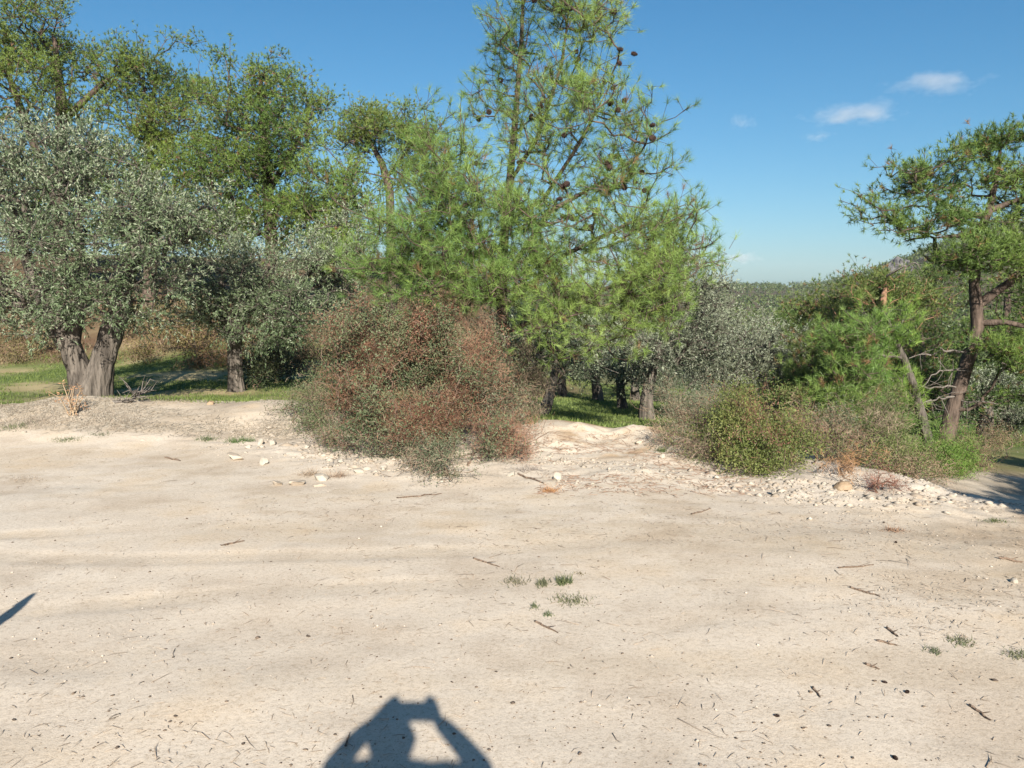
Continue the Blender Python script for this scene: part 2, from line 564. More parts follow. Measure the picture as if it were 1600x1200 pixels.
def grow(trunks, tips, step=0.3, droop=0.8, wig=0.10):
    """Skeleton: given trunk polylines (x,y,z,r) and shoot tips, each tip is joined to the cheapest node already there."""
    pos = []; par = []; fixr = []
    for k, t in enumerate(trunks):
        q = polyline(t, step)
        for i, p in enumerate(q):
            if i == 0:
                if k == 0: par.append(-1)
                else: par.append(int(np.argmin(np.linalg.norm(np.array(pos) - p[:3], axis=1))))
            else: par.append(len(pos) - 1)
            pos.append(p[:3]); fixr.append(p[3])
    nt0 = len(pos)
    N = nt0 + len(tips) * 14 + 10
    A = np.zeros((N, 3)); A[:nt0] = pos
    d = np.min(np.linalg.norm(tips[:, None, :] - A[None, 1:nt0, :], axis=2), axis=1)
    n = nt0; tipnode = []; tdir = []
    order = np.argsort(d)
    for ti in order:
        t = tips[ti]
        v = t - A[1:n]
        dist = np.linalg.norm(v, axis=1)
        cost = dist + droop * np.maximum(0, -v[:, 2] + 0.15 * dist)
        j = 1 + int(np.argmin(cost))
        L = np.linalg.norm(t - A[j])
        k = min(12, max(1, int(math.ceil(L / step))))
        p0 = A[j].copy(); last = j
        off = RNG.normal(0, wig, 3) * L
        off[2] -= 0.06 * L
        for i in range(1, k + 1):
            u = i / k
            p = p0 + (t - p0) * u + off * math.sin(math.pi * u) * 0.8
            A[n] = p; par.append(last); last = n; n += 1
        tipnode.append(last)
    A = A[:n]; par = np.array(par)
    cnt = np.zeros(n)
    cnt[tipnode] = 1
    for i in range(n - 1, 0, -1):
        if par[i] >= 0: cnt[par[i]] += max(cnt[i], 0.3)
    return A, par, cnt, np.array(fixr), np.array(tipnode), order


def tubes(A, par, rad, sides=6):
    """Branch mesh from a node skeleton; the thickest child carries its parent's ring on."""
    n = len(A)
    main = {}
    for i in range(1, n):
        p = par[i]
        if p >= 0 and (p not in main or rad[i] > rad[main[p]]): main[p] = i
    ch = np.array([i for i in range(n) if par[i] >= 0])
    p = par[ch]
    d = np.zeros((n, 3)); d[ch] = norm(A[ch] - A[p])
    r0 = np.array([i for i in range(n) if par[i] < 0])
    for i in r0: d[i] = UP
    ismain = np.array([main[par[i]] == i for i in ch])
    nd = d.copy()
    for k, v in main.items(): nd[k] = d[k] + d[v]
    nd = norm(nd)
    ref = np.array([0.92, 0.33, 0.21])

    def frame(dd):
        u = norm(ref - (dd @ ref)[:, None] * dd); w = np.cross(dd, u)
        return u, w
    ds = np.where(ismain[:, None], nd[p], d[ch]); rs = np.where(ismain, rad[p], np.minimum(rad[p] * 0.8, rad[ch] * 1.25))
    u0, w0 = frame(ds); u1, w1 = frame(nd[ch])
    th = np.linspace(0, 2 * np.pi, sides, endpoint=False)
    c, s = np.cos(th), np.sin(th)
    r1 = rad[ch]
    V0 = A[p][:, None] + rs[:, None, None] * (u0[:, None] * c[None, :, None] + w0[:, None] * s[None, :, None])
    V1 = A[ch][:, None] + r1[:, None, None] * (u1[:, None] * c[None, :, None] + w1[:, None] * s[None, :, None])
    m = len(ch)
    V = np.concatenate([V0, V1], 1).reshape(-1, 3)
    b = (np.arange(m) * 2 * sides)[:, None]
    k = np.arange(sides)[None]; k2 = (k + 1) % sides
    F = np.stack([b + k, b + k2, b + sides + k2, b + sides + k], -1).reshape(-1, 4)
    return V, F


def gnarly(path, sides=30, step=0.035, amp=0.2, freq=3.0, sd=0):
    """Thick fissured trunk: a tube whose ring is pushed in and out by fluted noise."""
    q = polyline(path, step)
    A = q[:, :3]; r = q[:, 3]
    d = norm(np.gradient(A, axis=0)); ref = np.array([0.92, 0.33, 0.21])
    for _ in range(3): d = norm(np.vstack([d[:1], (d[:-2] + d[1:-1] + d[2:]), d[-1:]]))
    u = norm(ref - (d @ ref)[:, None] * d); w = np.cross(d, u)
    th = np.linspace(0, 2 * np.pi, sides, endpoint=False)
    c, s = np.cos(th)[None], np.sin(th)[None]
    z = np.arange(len(q))[:, None] * step
    n1 = noise(c * freq + 0 * z, s * freq + 0 * z, z * 1.6 + sd * 7.7, sd)
    n2 = noise(c * freq * 2.7 + 0 * z, s * freq * 2.7 + 0 * z, z * 3.5 + sd, sd + 3)
    rr = r[:, None] * (1 + amp * n1 + amp * 0.55 * (np.abs(n2) * 2 - 1))
    V = A[:, None] + rr[..., None] * (u[:, None] * c[..., None] + w[:, None] * s[..., None])
    m = len(q); i = np.arange(m * sides).reshape(m, sides); j = np.roll(i, -1, 1)
    F = np.stack([i[:-1], j[:-1], j[1:], i[1:]], -1).reshape(-1, 4)
    return V.reshape(-1, 3), F


def join(parts):
    Vs = []; Fs = []; o = 0
    for V, F in parts:
        Vs.append(V); Fs.append(F + o); o += len(V)
    return np.concatenate(Vs), np.concatenate(Fs)


def clustered(k, c, rad, shell, cl, cs, flat=0.65):
    """k tips in an ellipsoid, gathered in clumps of about cl tips and cs metres across."""
    m = max(2, int(round(k / cl)))
    v = norm(RNG.normal(size=(m, 3))) * (RNG.uniform(0, 1, (m, 1)) ** shell)
    cen = np.asarray(c) + v * np.asarray(rad)
    w = RNG.uniform(0.3, 1.0, m); i = RNG.choice(m, k, p=w / w.sum())
    return cen[i] + RNG.normal(size=(k, 3)) * np.array([cs, cs, cs * flat])


def lobe_tips(lobes, n, shell=0.45, cl=8, cs=0.2, flat=0.65):
    """Random shoot tips in a union of ellipsoids given as (px,py,rx,ry,depth,rd,weight)."""
    w = np.array([(l[6] if len(l) > 6 else 1.0) * l[2] * l[3] for l in lobes]); w = w / w.sum()
    out = []
    for l, ww in zip(lobes, w):
        k = max(3, int(round(ww * n)))
        s = l[4] / FPX
        out.append(clustered(k, at(l[0], l[1], l[4]), (l[2] * s, l[5], l[3] * s), shell, cl, cs, flat))
    return np.concatenate(out)


def needle_mesh(P, D, k, L, w, spread, back=0.6):
    """Tufts of long needles: P shoots, D directions, k needles each; single long triangles."""
    n = len(P)
    D = np.repeat(D, k, 0); P0 = np.repeat(P, k, 0)
    l = L * RNG.uniform(0.65, 1.15, (n * k, 1))
    dr = norm(D + spread * RNG.normal(size=(n * k, 3)))
    o = P0 - D * (RNG.uniform(0, 1, (n * k, 1)) * back * L)
    side = norm(np.cross(dr, RNG.normal(size=(n * k, 3)))) * (w / 2)
    tip = o + dr * l
    tip[:, 2] -= 0.06 * l[:, 0] * RNG.uniform(0, 1, n * k)
    V = np.stack([o - side, o + side, tip], 1).reshape(-1, 3)
    return V, np.arange(len(V)).reshape(-1, 3)


def leaf_mesh(P, D, L, w, face=None):
    """Flat pointed leaves (one kite-shaped quad each) at P pointing along D; 'face' = the way the upper side looks."""
    n = len(P)
    l = (L * RNG.uniform(0.6, 1.2, n))[:, None]
    side = norm(np.cross(D, RNG.normal(size=(n, 3))))
    if face is not None:
        sg = np.sign(np.sum(np.cross(side, D) * face, 1, keepdims=True)); side = side * np.where(sg == 0, 1, sg)
    side = side * (w / 2) * RNG.uniform(0.8, 1.2, (n, 1))
    m = P + D * l * 0.45
    V = np.stack([P, m + side, P + D * l, m - side], 1).reshape(-1, 3)
    return V, np.arange(len(V)).reshape(-1, 4)


def blend(c1, c2, u): return np.asarray(c1)[None] * (1 - u[:, None]) + np.asarray(c2)[None] * u[:, None]


def radii(cnt, fixr, r_tip, base_r, q=None):
    n0 = len(fixr)
    N = max(cnt[0], 2)
    q = math.log(base_r / r_tip) / math.log(N)
    r = r_tip * np.maximum(cnt, 0.5) ** q
    r[:n0] = np.maximum(fixr, 0.6 * r[:n0] * 0)
    return r


def snap(trunks):
    p = trunks[0][0]
    p[2] = Hs(p[0], p[1]) - 0.12
    return trunks


def trunk_pts(spec): return np.array([list(at(px, py, d)) + [r] for px, py, d, r in spec])


CONE_ME = None


def cone_mesh():
    """Egg-shaped pine cone of overlapping scales."""
    V = []; F = []
    rows = 7; per = 8
    for i in range(rows):
        t = (i + 0.5) / rows
        r = 0.027 * math.sin(math.pi * (0.12 + 0.8 * t)) + 0.004
        z = 0.075 * t
        for j in range(per):
            a = 2 * math.pi * (j + 0.5 * (i % 2)) / per; b = 0.42
            o = len(V)
            V += [(r * 0.6 * math.cos(a - b), r * 0.6 * math.sin(a - b), z + 0.004), (r * 0.6 * math.cos(a + b), r * 0.6 * math.sin(a + b), z + 0.004),
                  (r * 1.15 * math.cos(a + 0.2), r * 1.15 * math.sin(a + 0.2), z - 0.004), (r * 1.15 * math.cos(a - 0.2), r * 1.15 * math.sin(a - 0.2), z - 0.004)]
            F.append((o, o + 1, o + 2, o + 3))
    o = len(V)
    for t in (0.0, 0.5, 1.0):
        for j in range(8):
            a = 2 * math.pi * j / 8; r = (0.016, 0.022, 0.005)[int(t * 2)]
            V.append((r * math.cos(a), r * math.sin(a), 0.004 + 0.072 * t))
    for k in range(2):
        for j in range(8):
            F.append((o + k * 8 + j, o + k * 8 + (j + 1) % 8, o + (k + 1) * 8 + (j + 1) % 8, o + (k + 1) * 8 + j))
    return np.array(V), np.array(F)


def pine(label, trunks, lobes, ntips, group=None, tufts=3, k=40, L=0.15, w=0.0035, spread=0.55, c1=(0.075, 0.13, 0.028), c2=(0.15, 0.20, 0.045),
         r_tip=0.004, base_r=0.1, step=0.3, cones=0, sd=1, twig=0.22, bark='pine_bark', dead=None, brown=0.03, name='pine_tree', thick=None, droop=0.8, cone_lobes=None, cl=8, cs=0.17, wig=0.10, flat=0.65, lift=1.0):
    seed(sd)
    global CONE_ME
    trunks = snap([trunk_pts(t) if not isinstance(t, np.ndarray) else t for t in trunks])
    tips = lobe_tips(lobes, ntips, 0.45, cl, cs, flat)
    A, par, cnt, fixr, tipn, order = grow(trunks, tips, step, droop, wig)
    rad = radii(cnt, fixr, r_tip, base_r)
    base = trunks[0][0][:3] + np.array([0, 0, 0.12])
    root = empty(name, base, label, 'tree', group)
    parts = [tubes(A, par, rad, 7)]
    for t in trunks:
        if thick and t[0][3] > thick: parts.append(gnarly(t, 22, 0.05, 0.13, 2.6, sd))
    # shoots
    seg = norm(A[tipn] - A[par[tipn]])
    TP = A[tipn]
    P = [TP]; D = [norm(seg + 0.45 * UP + 0.2 * RNG.normal(size=seg.shape))]
    tw = []
    for i in range(tufts - 1):
        dd = norm(seg * 0.5 + 0.35 * UP + 0.75 * RNG.normal(size=seg.shape))
        ln = twig * RNG.uniform(0.5, 1.3, (len(TP), 1))
        st = TP - seg * RNG.uniform(0, 1, (len(TP), 1)) * twig
        P.append(st + dd * ln); D.append(norm(dd + 0.35 * UP))
        if w < 0.007 or i < 1: tw.append((st, st + dd * ln))
    P = np.concatenate(P); D = np.concatenate(D)
    V, F = needle_mesh(P, D, k, L, w, spread)
    pn = noise(P[:, 0] * 0.9, P[:, 1] * 0.9, P[:, 2] * 0.9, sd)
    u = np.clip(0.5 + 0.45 * pn + RNG.normal(0, 0.22, len(P)), 0, 1)
    col = blend(c1, c2, u) * np.array([1.34, 1.50, 1.25]) * lift * RNG.uniform(0.8, 1.15, (len(P), 1))
    br = RNG.uniform(0, 1, len(P)) < brown
    col[br] = np.array([0.20, 0.12, 0.055])
    tint = np.repeat(col, k, 0) * RNG.uniform(0.8, 1.2, (len(P) * k, 1))
    tint = np.repeat(tint, 3, 0)
    if tw:
        s = np.concatenate([a for a, b in tw]); e = np.concatenate([b for a, b in tw])
        TA = np.concatenate([s, e]); m = len(s)
        tp = np.r_[np.full(m, -1), np.arange(m)]
        tr = np.r_[np.full(m, r_tip * 0.8), np.full(m, r_tip * 0.55)]
        parts.append(tubes(TA, tp, tr, 3))
    TV, TF = join(parts)
    tob = mk('trunk', TV - base, TF, M[bark], root, smooth=True)
    mk('crown', V - base, F, M['needles'], root, tint=tint)
    if dead:
        for pts in dead:
            q = trunk_pts(pts)
            qq = polyline(q, 0.12); n = len(qq)
            qq[1:-1, :3] += RNG.normal(0, 0.022, (n - 2, 3)); qq[:, 3] *= 0.8
            A2 = [qq[:, :3]]; p2 = list(range(-1, n - 1)); r2 = list(qq[:, 3]); m = n
            for _ in range(n // 2 + 1):        # side twigs of the dead branch
                i = int(RNG.integers(1, n)); a = qq[i, :3]; b = a + norm(RNG.normal(size=3) + np.array([0, 0, -0.3])) * RNG.uniform(0.1, 0.35)
                c = b + norm(b - a + 0.04 * RNG.normal(size=3)) * 0.15 + RNG.normal(0, 0.03, 3)
                A2.append(np.array([b, c])); p2 += [i, m]; r2 += [qq[i, 3] * 0.3, 0.003]; m += 2
            dv, df = tubes(np.concatenate(A2), np.array(p2), np.array(r2), 6)
            o = mk('dead_branch', dv - base, df, M['dead'], root, smooth=True)
            o['label'] = 'bare grey dead branch'
    if cones:
        if CONE_ME is None:
            cv, cf = cone_mesh()
            c0 = mk('cone', cv, cf, M['cone']); CONE_ME = c0.data; bpy.data.objects.remove(c0)
        # cones sit in small clusters along the branches
        cand = np.array([i for i in range(len(fixr), len(A)) if 3 <= cnt[i] <= 30 and A[i][1] < base[1] + 0.7])
        if cone_lobes is not None:
            pick = []
            for (px, py, d) in cone_lobes:
                t = at(px, py, d); pick.append(cand[np.argmin(np.hypot(A[cand, 0] - t[0], A[cand, 2] - t[2]) + 0.2 * np.abs(A[cand, 1] - t[1]))])
        else: pick = RNG.choice(cand, cones // 3)
        nc = 0
        for i in pick:
            for _ in range(RNG.integers(1, 4)):
                if nc >= cones * 1.3: break
                o = bpy.data.objects.new('cone', CONE_ME); COL.objects.link(o); o.parent = root
                o.location = tuple(A[i] - base + RNG.normal(0, 0.06, 3))
                o.rotation_euler = (RNG.uniform(0.8, 2.6), RNG.uniform(-0.6, 0.6), RNG.uniform(0, 6.28))
                s = RNG.uniform(0.8, 1.15); o.scale = (s, s, s); o.location.y -= 0.08
                nc += 1
    return root


def olive(label, trunks, lobes, nshoots, group=None, leaves=26, L=0.058, w=0.0135, shoot=0.30, c1=(0.056, 0.092, 0.040), c2=(0.140, 0.188, 0.094), r_tip=0.004,
          base_r=0.2, step=0.25, sd=1, gn=None, bark='olive_bark', silver=0.0, flat_up=0.5, name='olive_tree'):
    seed(sd)
    trunks = snap([trunk_pts(t) if not isinstance(t, np.ndarray) else t for t in trunks])
    tips = lobe_tips(lobes, nshoots, 0.4, 11, 0.17)
    A, par, cnt, fixr, tipn, order = grow(trunks, tips, step, 0.5)
    rad = radii(cnt, fixr, r_tip, base_r)
    base = trunks[0][0][:3] + np.array([0, 0, 0.12])
    root = empty(name, base, label, 'tree', group)
    parts = [tubes(A, par, rad, 6)]
    for g_ in (gn or []): parts.append(gnarly(g_, 40, 0.03, 0.2, 2.4, sd))
    seg = norm(A[tipn] - A[par[tipn]]); TP = A[tipn]
    # three leafy shoots per tip
    SP = []; SD = []
    for i in range(3):
        hz = ((TP[:, 2] - TP[:, 2].min()) / np.ptp(TP[:, 2]))[:, None]
        dd = norm(seg * 0.6 + (1.3 * hz - 0.5) * UP + 0.6 * RNG.normal(size=seg.shape))
        SP.append(TP - seg * RNG.uniform(0, 1, (len(TP), 1)) * 0.15); SD.append(dd)
    SP = np.concatenate(SP); SD = np.concatenate(SD)
    m = len(SP)
    sl_ = shoot * RNG.uniform(0.6, 1.25, (m, 1))
    TA = np.concatenate([SP, SP + SD * sl_]); tp = np.r_[np.full(m, -1), np.arange(m)]
    parts.append(tubes(TA, tp, np.r_[np.full(m, r_tip * 0.7), np.full(m, r_tip * 0.3)], 3))
    k = max(4, int(leaves * 0.58))
    u = RNG.uniform(0.05, 1, (m * k, 1))
    P = np.repeat(SP, k, 0) + np.repeat(SD * sl_, k, 0) * u
    D = norm(np.repeat(SD, k, 0) * 1.1 + 0.55 * RNG.normal(size=(m * k, 3)))
    zc = (P[:, 2] - P[:, 2].min()) / np.ptp(P[:, 2])
    cen = P.mean(0); out_ = norm(norm(P - cen) + 0.9 * UP)
    want = RNG.uniform(0, 1, len(P)) < np.interp(zc, [0, 0.5, 1.0], [0.96, 0.82, 0.30])
    V, F = leaf_mesh(P, D, L, w, np.where(want[:, None], out_, -out_))
    pn = noise(P[:, 0] * 1.5, P[:, 1] * 1.5, P[:, 2] * 1.5, sd)
    uu = np.clip(0.45 + 0.45 * pn + RNG.normal(0, 0.25, len(P)), 0, 1)
    col = blend(c1, c2, uu)
    if silver:
        sm = RNG.uniform(0, 1, len(P)) < silver
        col[sm] = np.array([0.22, 0.24, 0.18])
    TV, TF = join(parts)
    mk('trunk', TV - base, TF, M[bark], root, smooth=True)
    mk('crown', V - base, F, M['olive'], root, tint=np.repeat(col, 4, 0))
    return root


def shrub(label, lobes, n, name='shrub', group=None, base_px=None, leaves=30, L=0.022, w=0.009, c1=(0.05, 0.08, 0.03), c2=(0.11, 0.14, 0.055), dry=0, dry_len=0.125,
          dry_cols=((0.20, 0.11, 0.07), (0.30, 0.21, 0.15)), sd=1, stems=6, r_tip=0.0025, base_r=0.012, needly=False, cat='shrub', clump=0.105, brown_leaf=0.0, dryw=0.0028, patch=None):
    seed(sd)
    fixed = []
    for l in lobes:         # a lobe may not sink into the terrain: bring it nearer until it stands clear
        l = list(l)
        for _ in range(60):
            c = at(l[0], l[1], l[4])
            if Hs(c[0], c[1]) < c[2] - 0.35 * l[3] * l[4] / FPX: break
            l[4] -= 0.12
        fixed.append(tuple(l))
    lobes = fixed
    l0 = max(lobes, key=lambda l: l[1] + l[3])
    bc = at(*(base_px or (l0[0], l0[1], l0[4])))if base_px is None or len(base_px) == 3 else None
    cx = np.mean([at(l[0], l[1], l[4])[:2] for l in lobes], axis=0) if base_px is None else bc[:2]
    base = np.array([cx[0], cx[1], Hs(*cx)])
    sp = np.ptp([at(l[0], l[1], l[4])[0] for l in lobes]) * 0.35 + 0.12
    trunks = []
    for i in range(stems):
        lq = lobes[i % len(lobes)]; lc = at(lq[0], lq[1], lq[4])
        x = base[0] if i == 0 else lc[0] * 0.8 + base[0] * 0.2 + RNG.normal(0, 0.03); y = base[1] if i == 0 else lc[1] * 0.8 + base[1] * 0.2 + RNG.normal(0, 0.03)
        z = Hs(x, y)
        trunks.append(np.array([[x, y, z - 0.04, base_r], [x + RNG.normal(0, 0.03), y + RNG.normal(0, 0.03), z + 0.04, base_r * 0.8]]))
    tips = lobe_tips(lobes, int(n * 1.2), 0.42, 13, 0.10)
    tips = tips[noise(tips[:, 0] * 2.4, tips[:, 1] * 2.4, tips[:, 2] * 2.4 + sd, sd + 2) > -0.30]     # hollows in the growth
    cen = tips.mean(0)
    rag = RNG.uniform(0, 1, len(tips)) < 0.08           # sprigs that stick out of the mass
    tips[rag] += norm(norm(tips[rag] - cen) + 0.8 * UP + 0.4 * RNG.normal(size=(rag.sum(), 3))) * RNG.uniform(0.08, 0.30, (rag.sum(), 1))
    tips = tips[tips[:, 2] > H(tips[:, 0], tips[:, 1]) + 0.03]
    pos = trunks
    A, par, cnt, fixr, tipn, order = grow(pos, tips, 0.14, 0.3, 0.14)
    rad = radii(cnt, fixr, r_tip, base_r)
    root = empty(name, base, label, cat, group)
    TV, TF = tubes(A, par, rad, 4)
    mk('stems', TV - base, TF, M['stem'], root)
    TP = A[tipn]; seg = norm(A[tipn] - A[par[tipn]])
    deadness = ss(0.05, 0.40, noise(TP[:, 0] * 2.1, TP[:, 1] * 2.1, TP[:, 2] * 2.1 + sd, sd + 5) + patch) if patch is not None else None
    if leaves:
        k = leaves
        TPl = TP if deadness is None else TP[RNG.uniform(0, 1, len(TP)) > deadness * 0.75]
        P = np.repeat(TPl, k, 0) + RNG.normal(0, clump * 0.5, (len(TPl) * k, 3))
        P = P[P[:, 2] > H(P[:, 0], P[:, 1]) - 0.01]
        D = norm(RNG.normal(size=P.shape) + 0.5 * UP)
        pn = noise(P[:, 0] * 2.6, P[:, 1] * 2.6, P[:, 2] * 2.6, sd)
        uu = np.clip(0.5 + 0.5 * pn + RNG.normal(0, 0.25, len(P)), 0, 1)
        col = blend(c1, c2, uu)
        if brown_leaf:
            pb = noise(P[:, 0] * 3.1, P[:, 1] * 3.1, P[:, 2] * 3.1, sd + 9)
            b = (pb + RNG.normal(0, 0.3, len(P))) > (1 - 2 * brown_leaf) * 0.8
            col[b] = blend(dry_cols[0], dry_cols[1], RNG.uniform(0, 1, b.sum()))
        if needly:
            V, F = needle_mesh(P, D, 1, L, w, 0.0, 0.0); rep = 3
        else:
            V, F = leaf_mesh(P, D, L, w); rep = 4
        tag(mk('foliage', V - base, F, M['shrub'], root, tint=np.repeat(col, rep, 0)), kind='stuff')
    if dry:
        kd = np.full(len(TP), dry) if deadness is None else np.round(dry * (0.25 + 1.9 * deadness)).astype(int)
        P = np.repeat(TP - seg * 0.04, kd, 0); P = P + RNG.normal(0, clump * 0.55, P.shape)
        P = P[P[:, 2] > H(P[:, 0], P[:, 1])]
        D = norm(RNG.normal(size=P.shape) + 0.35 * UP)
        l = dry_len * 0.75 * RNG.uniform(0.4, 1.2, (len(P), 1))
        side = norm(np.cross(D, RNG.normal(size=P.shape))) * dryw / 2
        mid = P + D * l * 0.5 + RNG.normal(0, 0.012, P.shape)
        V = np.stack([P - side, P + side, mid + side * 0.8, mid - side * 0.8, P + D * l], 1).reshape(-1, 3)
        b = np.arange(len(P))[:, None] * 5
        F4 = b + np.array([0, 1, 2, 3]); F3 = b + np.array([3, 2, 4])
        col = blend(dry_cols[0], dry_cols[1], RNG.uniform(0, 1, len(P)))
        tag(mk('dry_twigs', V - base, [F4, F3], M['dry'], root, tint=np.repeat(col, 5, 0)), kind='stuff')
    return root


# ------------------------------------------------------------------ far hillside forest and crags
def forest():
    seed(5)
    pts = []
    for r0, r1, sp in ((48, 80, 4.2), (80, 150, 5.2), (150, 330, 6.6), (330, 760, 8.8)):
        n = int(R_(42) * 0.5 * (r1 ** 2 - r0 ** 2) / sp ** 2)
        r = np.sqrt(RNG.uniform(r0 ** 2, r1 ** 2, n)); az = R_(-4) + RNG.uniform(0, 1, n) * R_(42)
        pts.append(np.c_[r * np.sin(az), r * np.cos(az), r])
    pts = np.concatenate(pts)
    z = H(pts[:, 0], pts[:, 1])
    Vs = []; Ts = []; TVs = []
    for lo, hi, nf, fs in ((0, 80, 420, 0.19), (80, 150, 170, 0.30), (150, 330, 64, 0.55), (330, 2000, 32, 0.95)):
        s = (pts[:, 2] >= lo) & (pts[:, 2] < hi)
        p = pts[s]; zz = z[s]; m = len(p)
        if not m: continue
        h = RNG.uniform(3.6, 7.0, m)
        if lo < 150:      # low scrub near, so that the open valley shows over it
            h = np.minimum(h, np.maximum(1.5, 1.6 + p[:, 2] * 0.004 - zz))
        rad = h * RNG.uniform(0.26, 0.42, m)
        hue = RNG.uniform(0, 1, m)
        k = nf
        # each crown = 6 lumps
        lump = norm(RNG.normal(size=(m, 6, 3))) * np.array([0.6, 0.6, 0.55])
        li = RNG.integers(0, 6, (m, k))
        c = np.take_along_axis(lump, li[..., None], 1)
        q = c + norm(RNG.normal(size=(m, k, 3))) * (RNG.uniform(0, 1, (m, k, 1)) ** 0.35) * 0.52
        X = p[:, None, 0] + q[..., 0] * rad[:, None]; Y = p[:, None, 1] + q[..., 1] * rad[:, None]
        Z = zz[:, None] + h[:, None] * (0.56 + 0.46 * q[..., 2] * 0.95)
        C = np.stack([X, Y, Z], -1).reshape(-1, 3)
        a = norm(RNG.normal(size=C.shape)); b = norm(np.cross(a, RNG.normal(size=C.shape)))
        f = fs * RNG.uniform(0.6, 1.3, (len(C), 1))
        V = np.stack([C - a * f * 0.5, C + a * f * 0.5, C + b * f * 0.8], 1)
        Vs.append(V.reshape(-1, 3))
        col = blend((0.050, 0.082, 0.026), (0.105, 0.130, 0.042), np.clip(np.repeat(hue, k) + RNG.normal(0, 0.2, m * k), 0, 1))
        Ts.append(np.repeat(col, 3, 0))
    V = np.concatenate(Vs)
    o = mk('far_forest', V, np.arange(len(V)).reshape(-1, 3), M['needles'], tint=np.concatenate(Ts))
    tag(o, 'dense green pine wood covering the far valley side', 'forest', kind='stuff')
    print('forest tris', len(V) // 3)


forest()


def blob(n_sub, sx, sy, sz, rough, sd, ridg=2.2, cut=0):
    """Irregular stone from a subdivided icosphere, with some flat broken faces."""
    import bmesh
    b = bmesh.new(); bmesh.ops.create_icosphere(b, subdivisions=n_sub, radius=1.0)
    V = np.array([v.co[:] for v in b.verts]); F = np.array([[v.index for v in f.verts] for f in b.faces]); b.free()
    rg = np.random.default_rng(sd)
    for _ in range(cut):
        nrm = norm(rg.normal(size=3)); d = V @ nrm; lim = rg.uniform(0.35, 0.72)
        V = V - np.maximum(0, d - lim)[:, None] * nrm
    n = noise(V[:, 0] * ridg, V[:, 1] * ridg, V[:, 2] * ridg, sd) + 0.5 * noise(V[:, 0] * ridg * 2.3, V[:, 1] * ridg * 2.3, V[:, 2] * ridg * 2.3, sd + 1)
    V = V * (1 + rough * n)[:, None] * np.array([sx, sy, sz])
    return V, F


def crag(px, py, d, w, h, label, sd):
    parts = []
    rg = np.random.default_rng(sd)
    p = at(px, py, d)
    for i in range(5):
        V, F = blob(4, w * rg.uniform(0.3, 0.5), w * 0.5, h * rg.uniform(0.6, 1.1), 0.22, sd + i, 2.4, 5)
        parts.append((V + np.array([rg.uniform(-0.4, 0.4) * w, rg.uniform(-0.2, 0.5) * w, -h * 0.35 + rg.uniform(-0.3, 0.1) * h]), F))
    V, F = join(parts)
    o = mk('rock_outcrop', V, F, M['crag'], loc=p)
    tag(o, label, 'rock')


crag(1408, 412, 330, 8, 6.5, 'small rounded grey rock outcrop on the wooded ridge, left of the pale cliff', 71)
crag(1482, 402, 380, 20, 9, 'broad pale rocky cliff on the ridge behind the tall right pine', 72)

# ------------------------------------------------------------------ trees, left half
MID = dict(tufts=7, k=11, L=0.105, w=0.0165, spread=0.8, r_tip=0.006, step=0.5, twig=0.29, cl=15, cs=0.32, brown=0.02, lift=0.82)

gA1 = trunk_pts([(136, 640, 11.0, 0.27), (137, 612, 11.0, 0.215), (122, 575, 11.0, 0.155), (112, 545, 10.95, 0.15), (86, 500, 10.9, 0.15), (60, 450, 10.8, 0.10)])
gA2 = trunk_pts([(148, 640, 11.0, 0.27), (149, 612, 11.0, 0.215), (160, 565, 11.05, 0.165), (176, 515, 11.1, 0.155), (196, 460, 11.2, 0.12)])
gA1[0, 2] = gA2[0, 2] = Hs(gA1[0, 0], 11.0) - 0.15
olive('large silvery olive tree with a thick forked fluted trunk, leftmost of the olives',
      [[(140, 640, 11.0, 0.20), (125, 575, 11.0, 0.16), (112, 545, 10.95, 0.13), (86, 500, 10.9, 0.11), (50, 430, 10.8, 0.08), (20, 340, 10.6, 0.05)],
       [(150, 600, 11.0, 0.16), (162, 560, 11.05, 0.15), (180, 500, 11.1, 0.13), (205, 420, 11.2, 0.09), (220, 320, 11.1, 0.05)],
       [(112, 545, 10.95, 0.1), (130, 450, 11.0, 0.08), (120, 330, 11.0, 0.05)]],
      [(60, 268, 72, 70, 11, 1.0), (135, 262, 70, 62, 11, 1.2), (205, 300, 62, 56, 11, 1.1), (275, 338, 58, 50, 11, 0.9), (330, 335, 40, 35, 11, 0.6, 0.7), (20, 320, 80, 80, 11, 1.2), (-40, 360, 70, 110, 11, 1.0),
       (110, 340, 100, 80, 10.4, 0.9), (210, 380, 90, 75, 10.6, 1.1), (290, 400, 65, 65, 11, 1.0), (40, 440, 90, 75, 10.7, 1.0), (150, 460, 75, 40, 10.4, 0.7, 0.8), (240, 455, 70, 48, 10.9, 0.9), (80, 500, 40, 35, 10.6, 0.5, 0.6), (10, 480, 50, 40, 11, 0.7, 0.7), (95, 218, 60, 28, 11.2, 0.7)],
      1800, leaves=28, w=0.0145, base_r=0.16, sd=101, gn=[gA1, gA2])
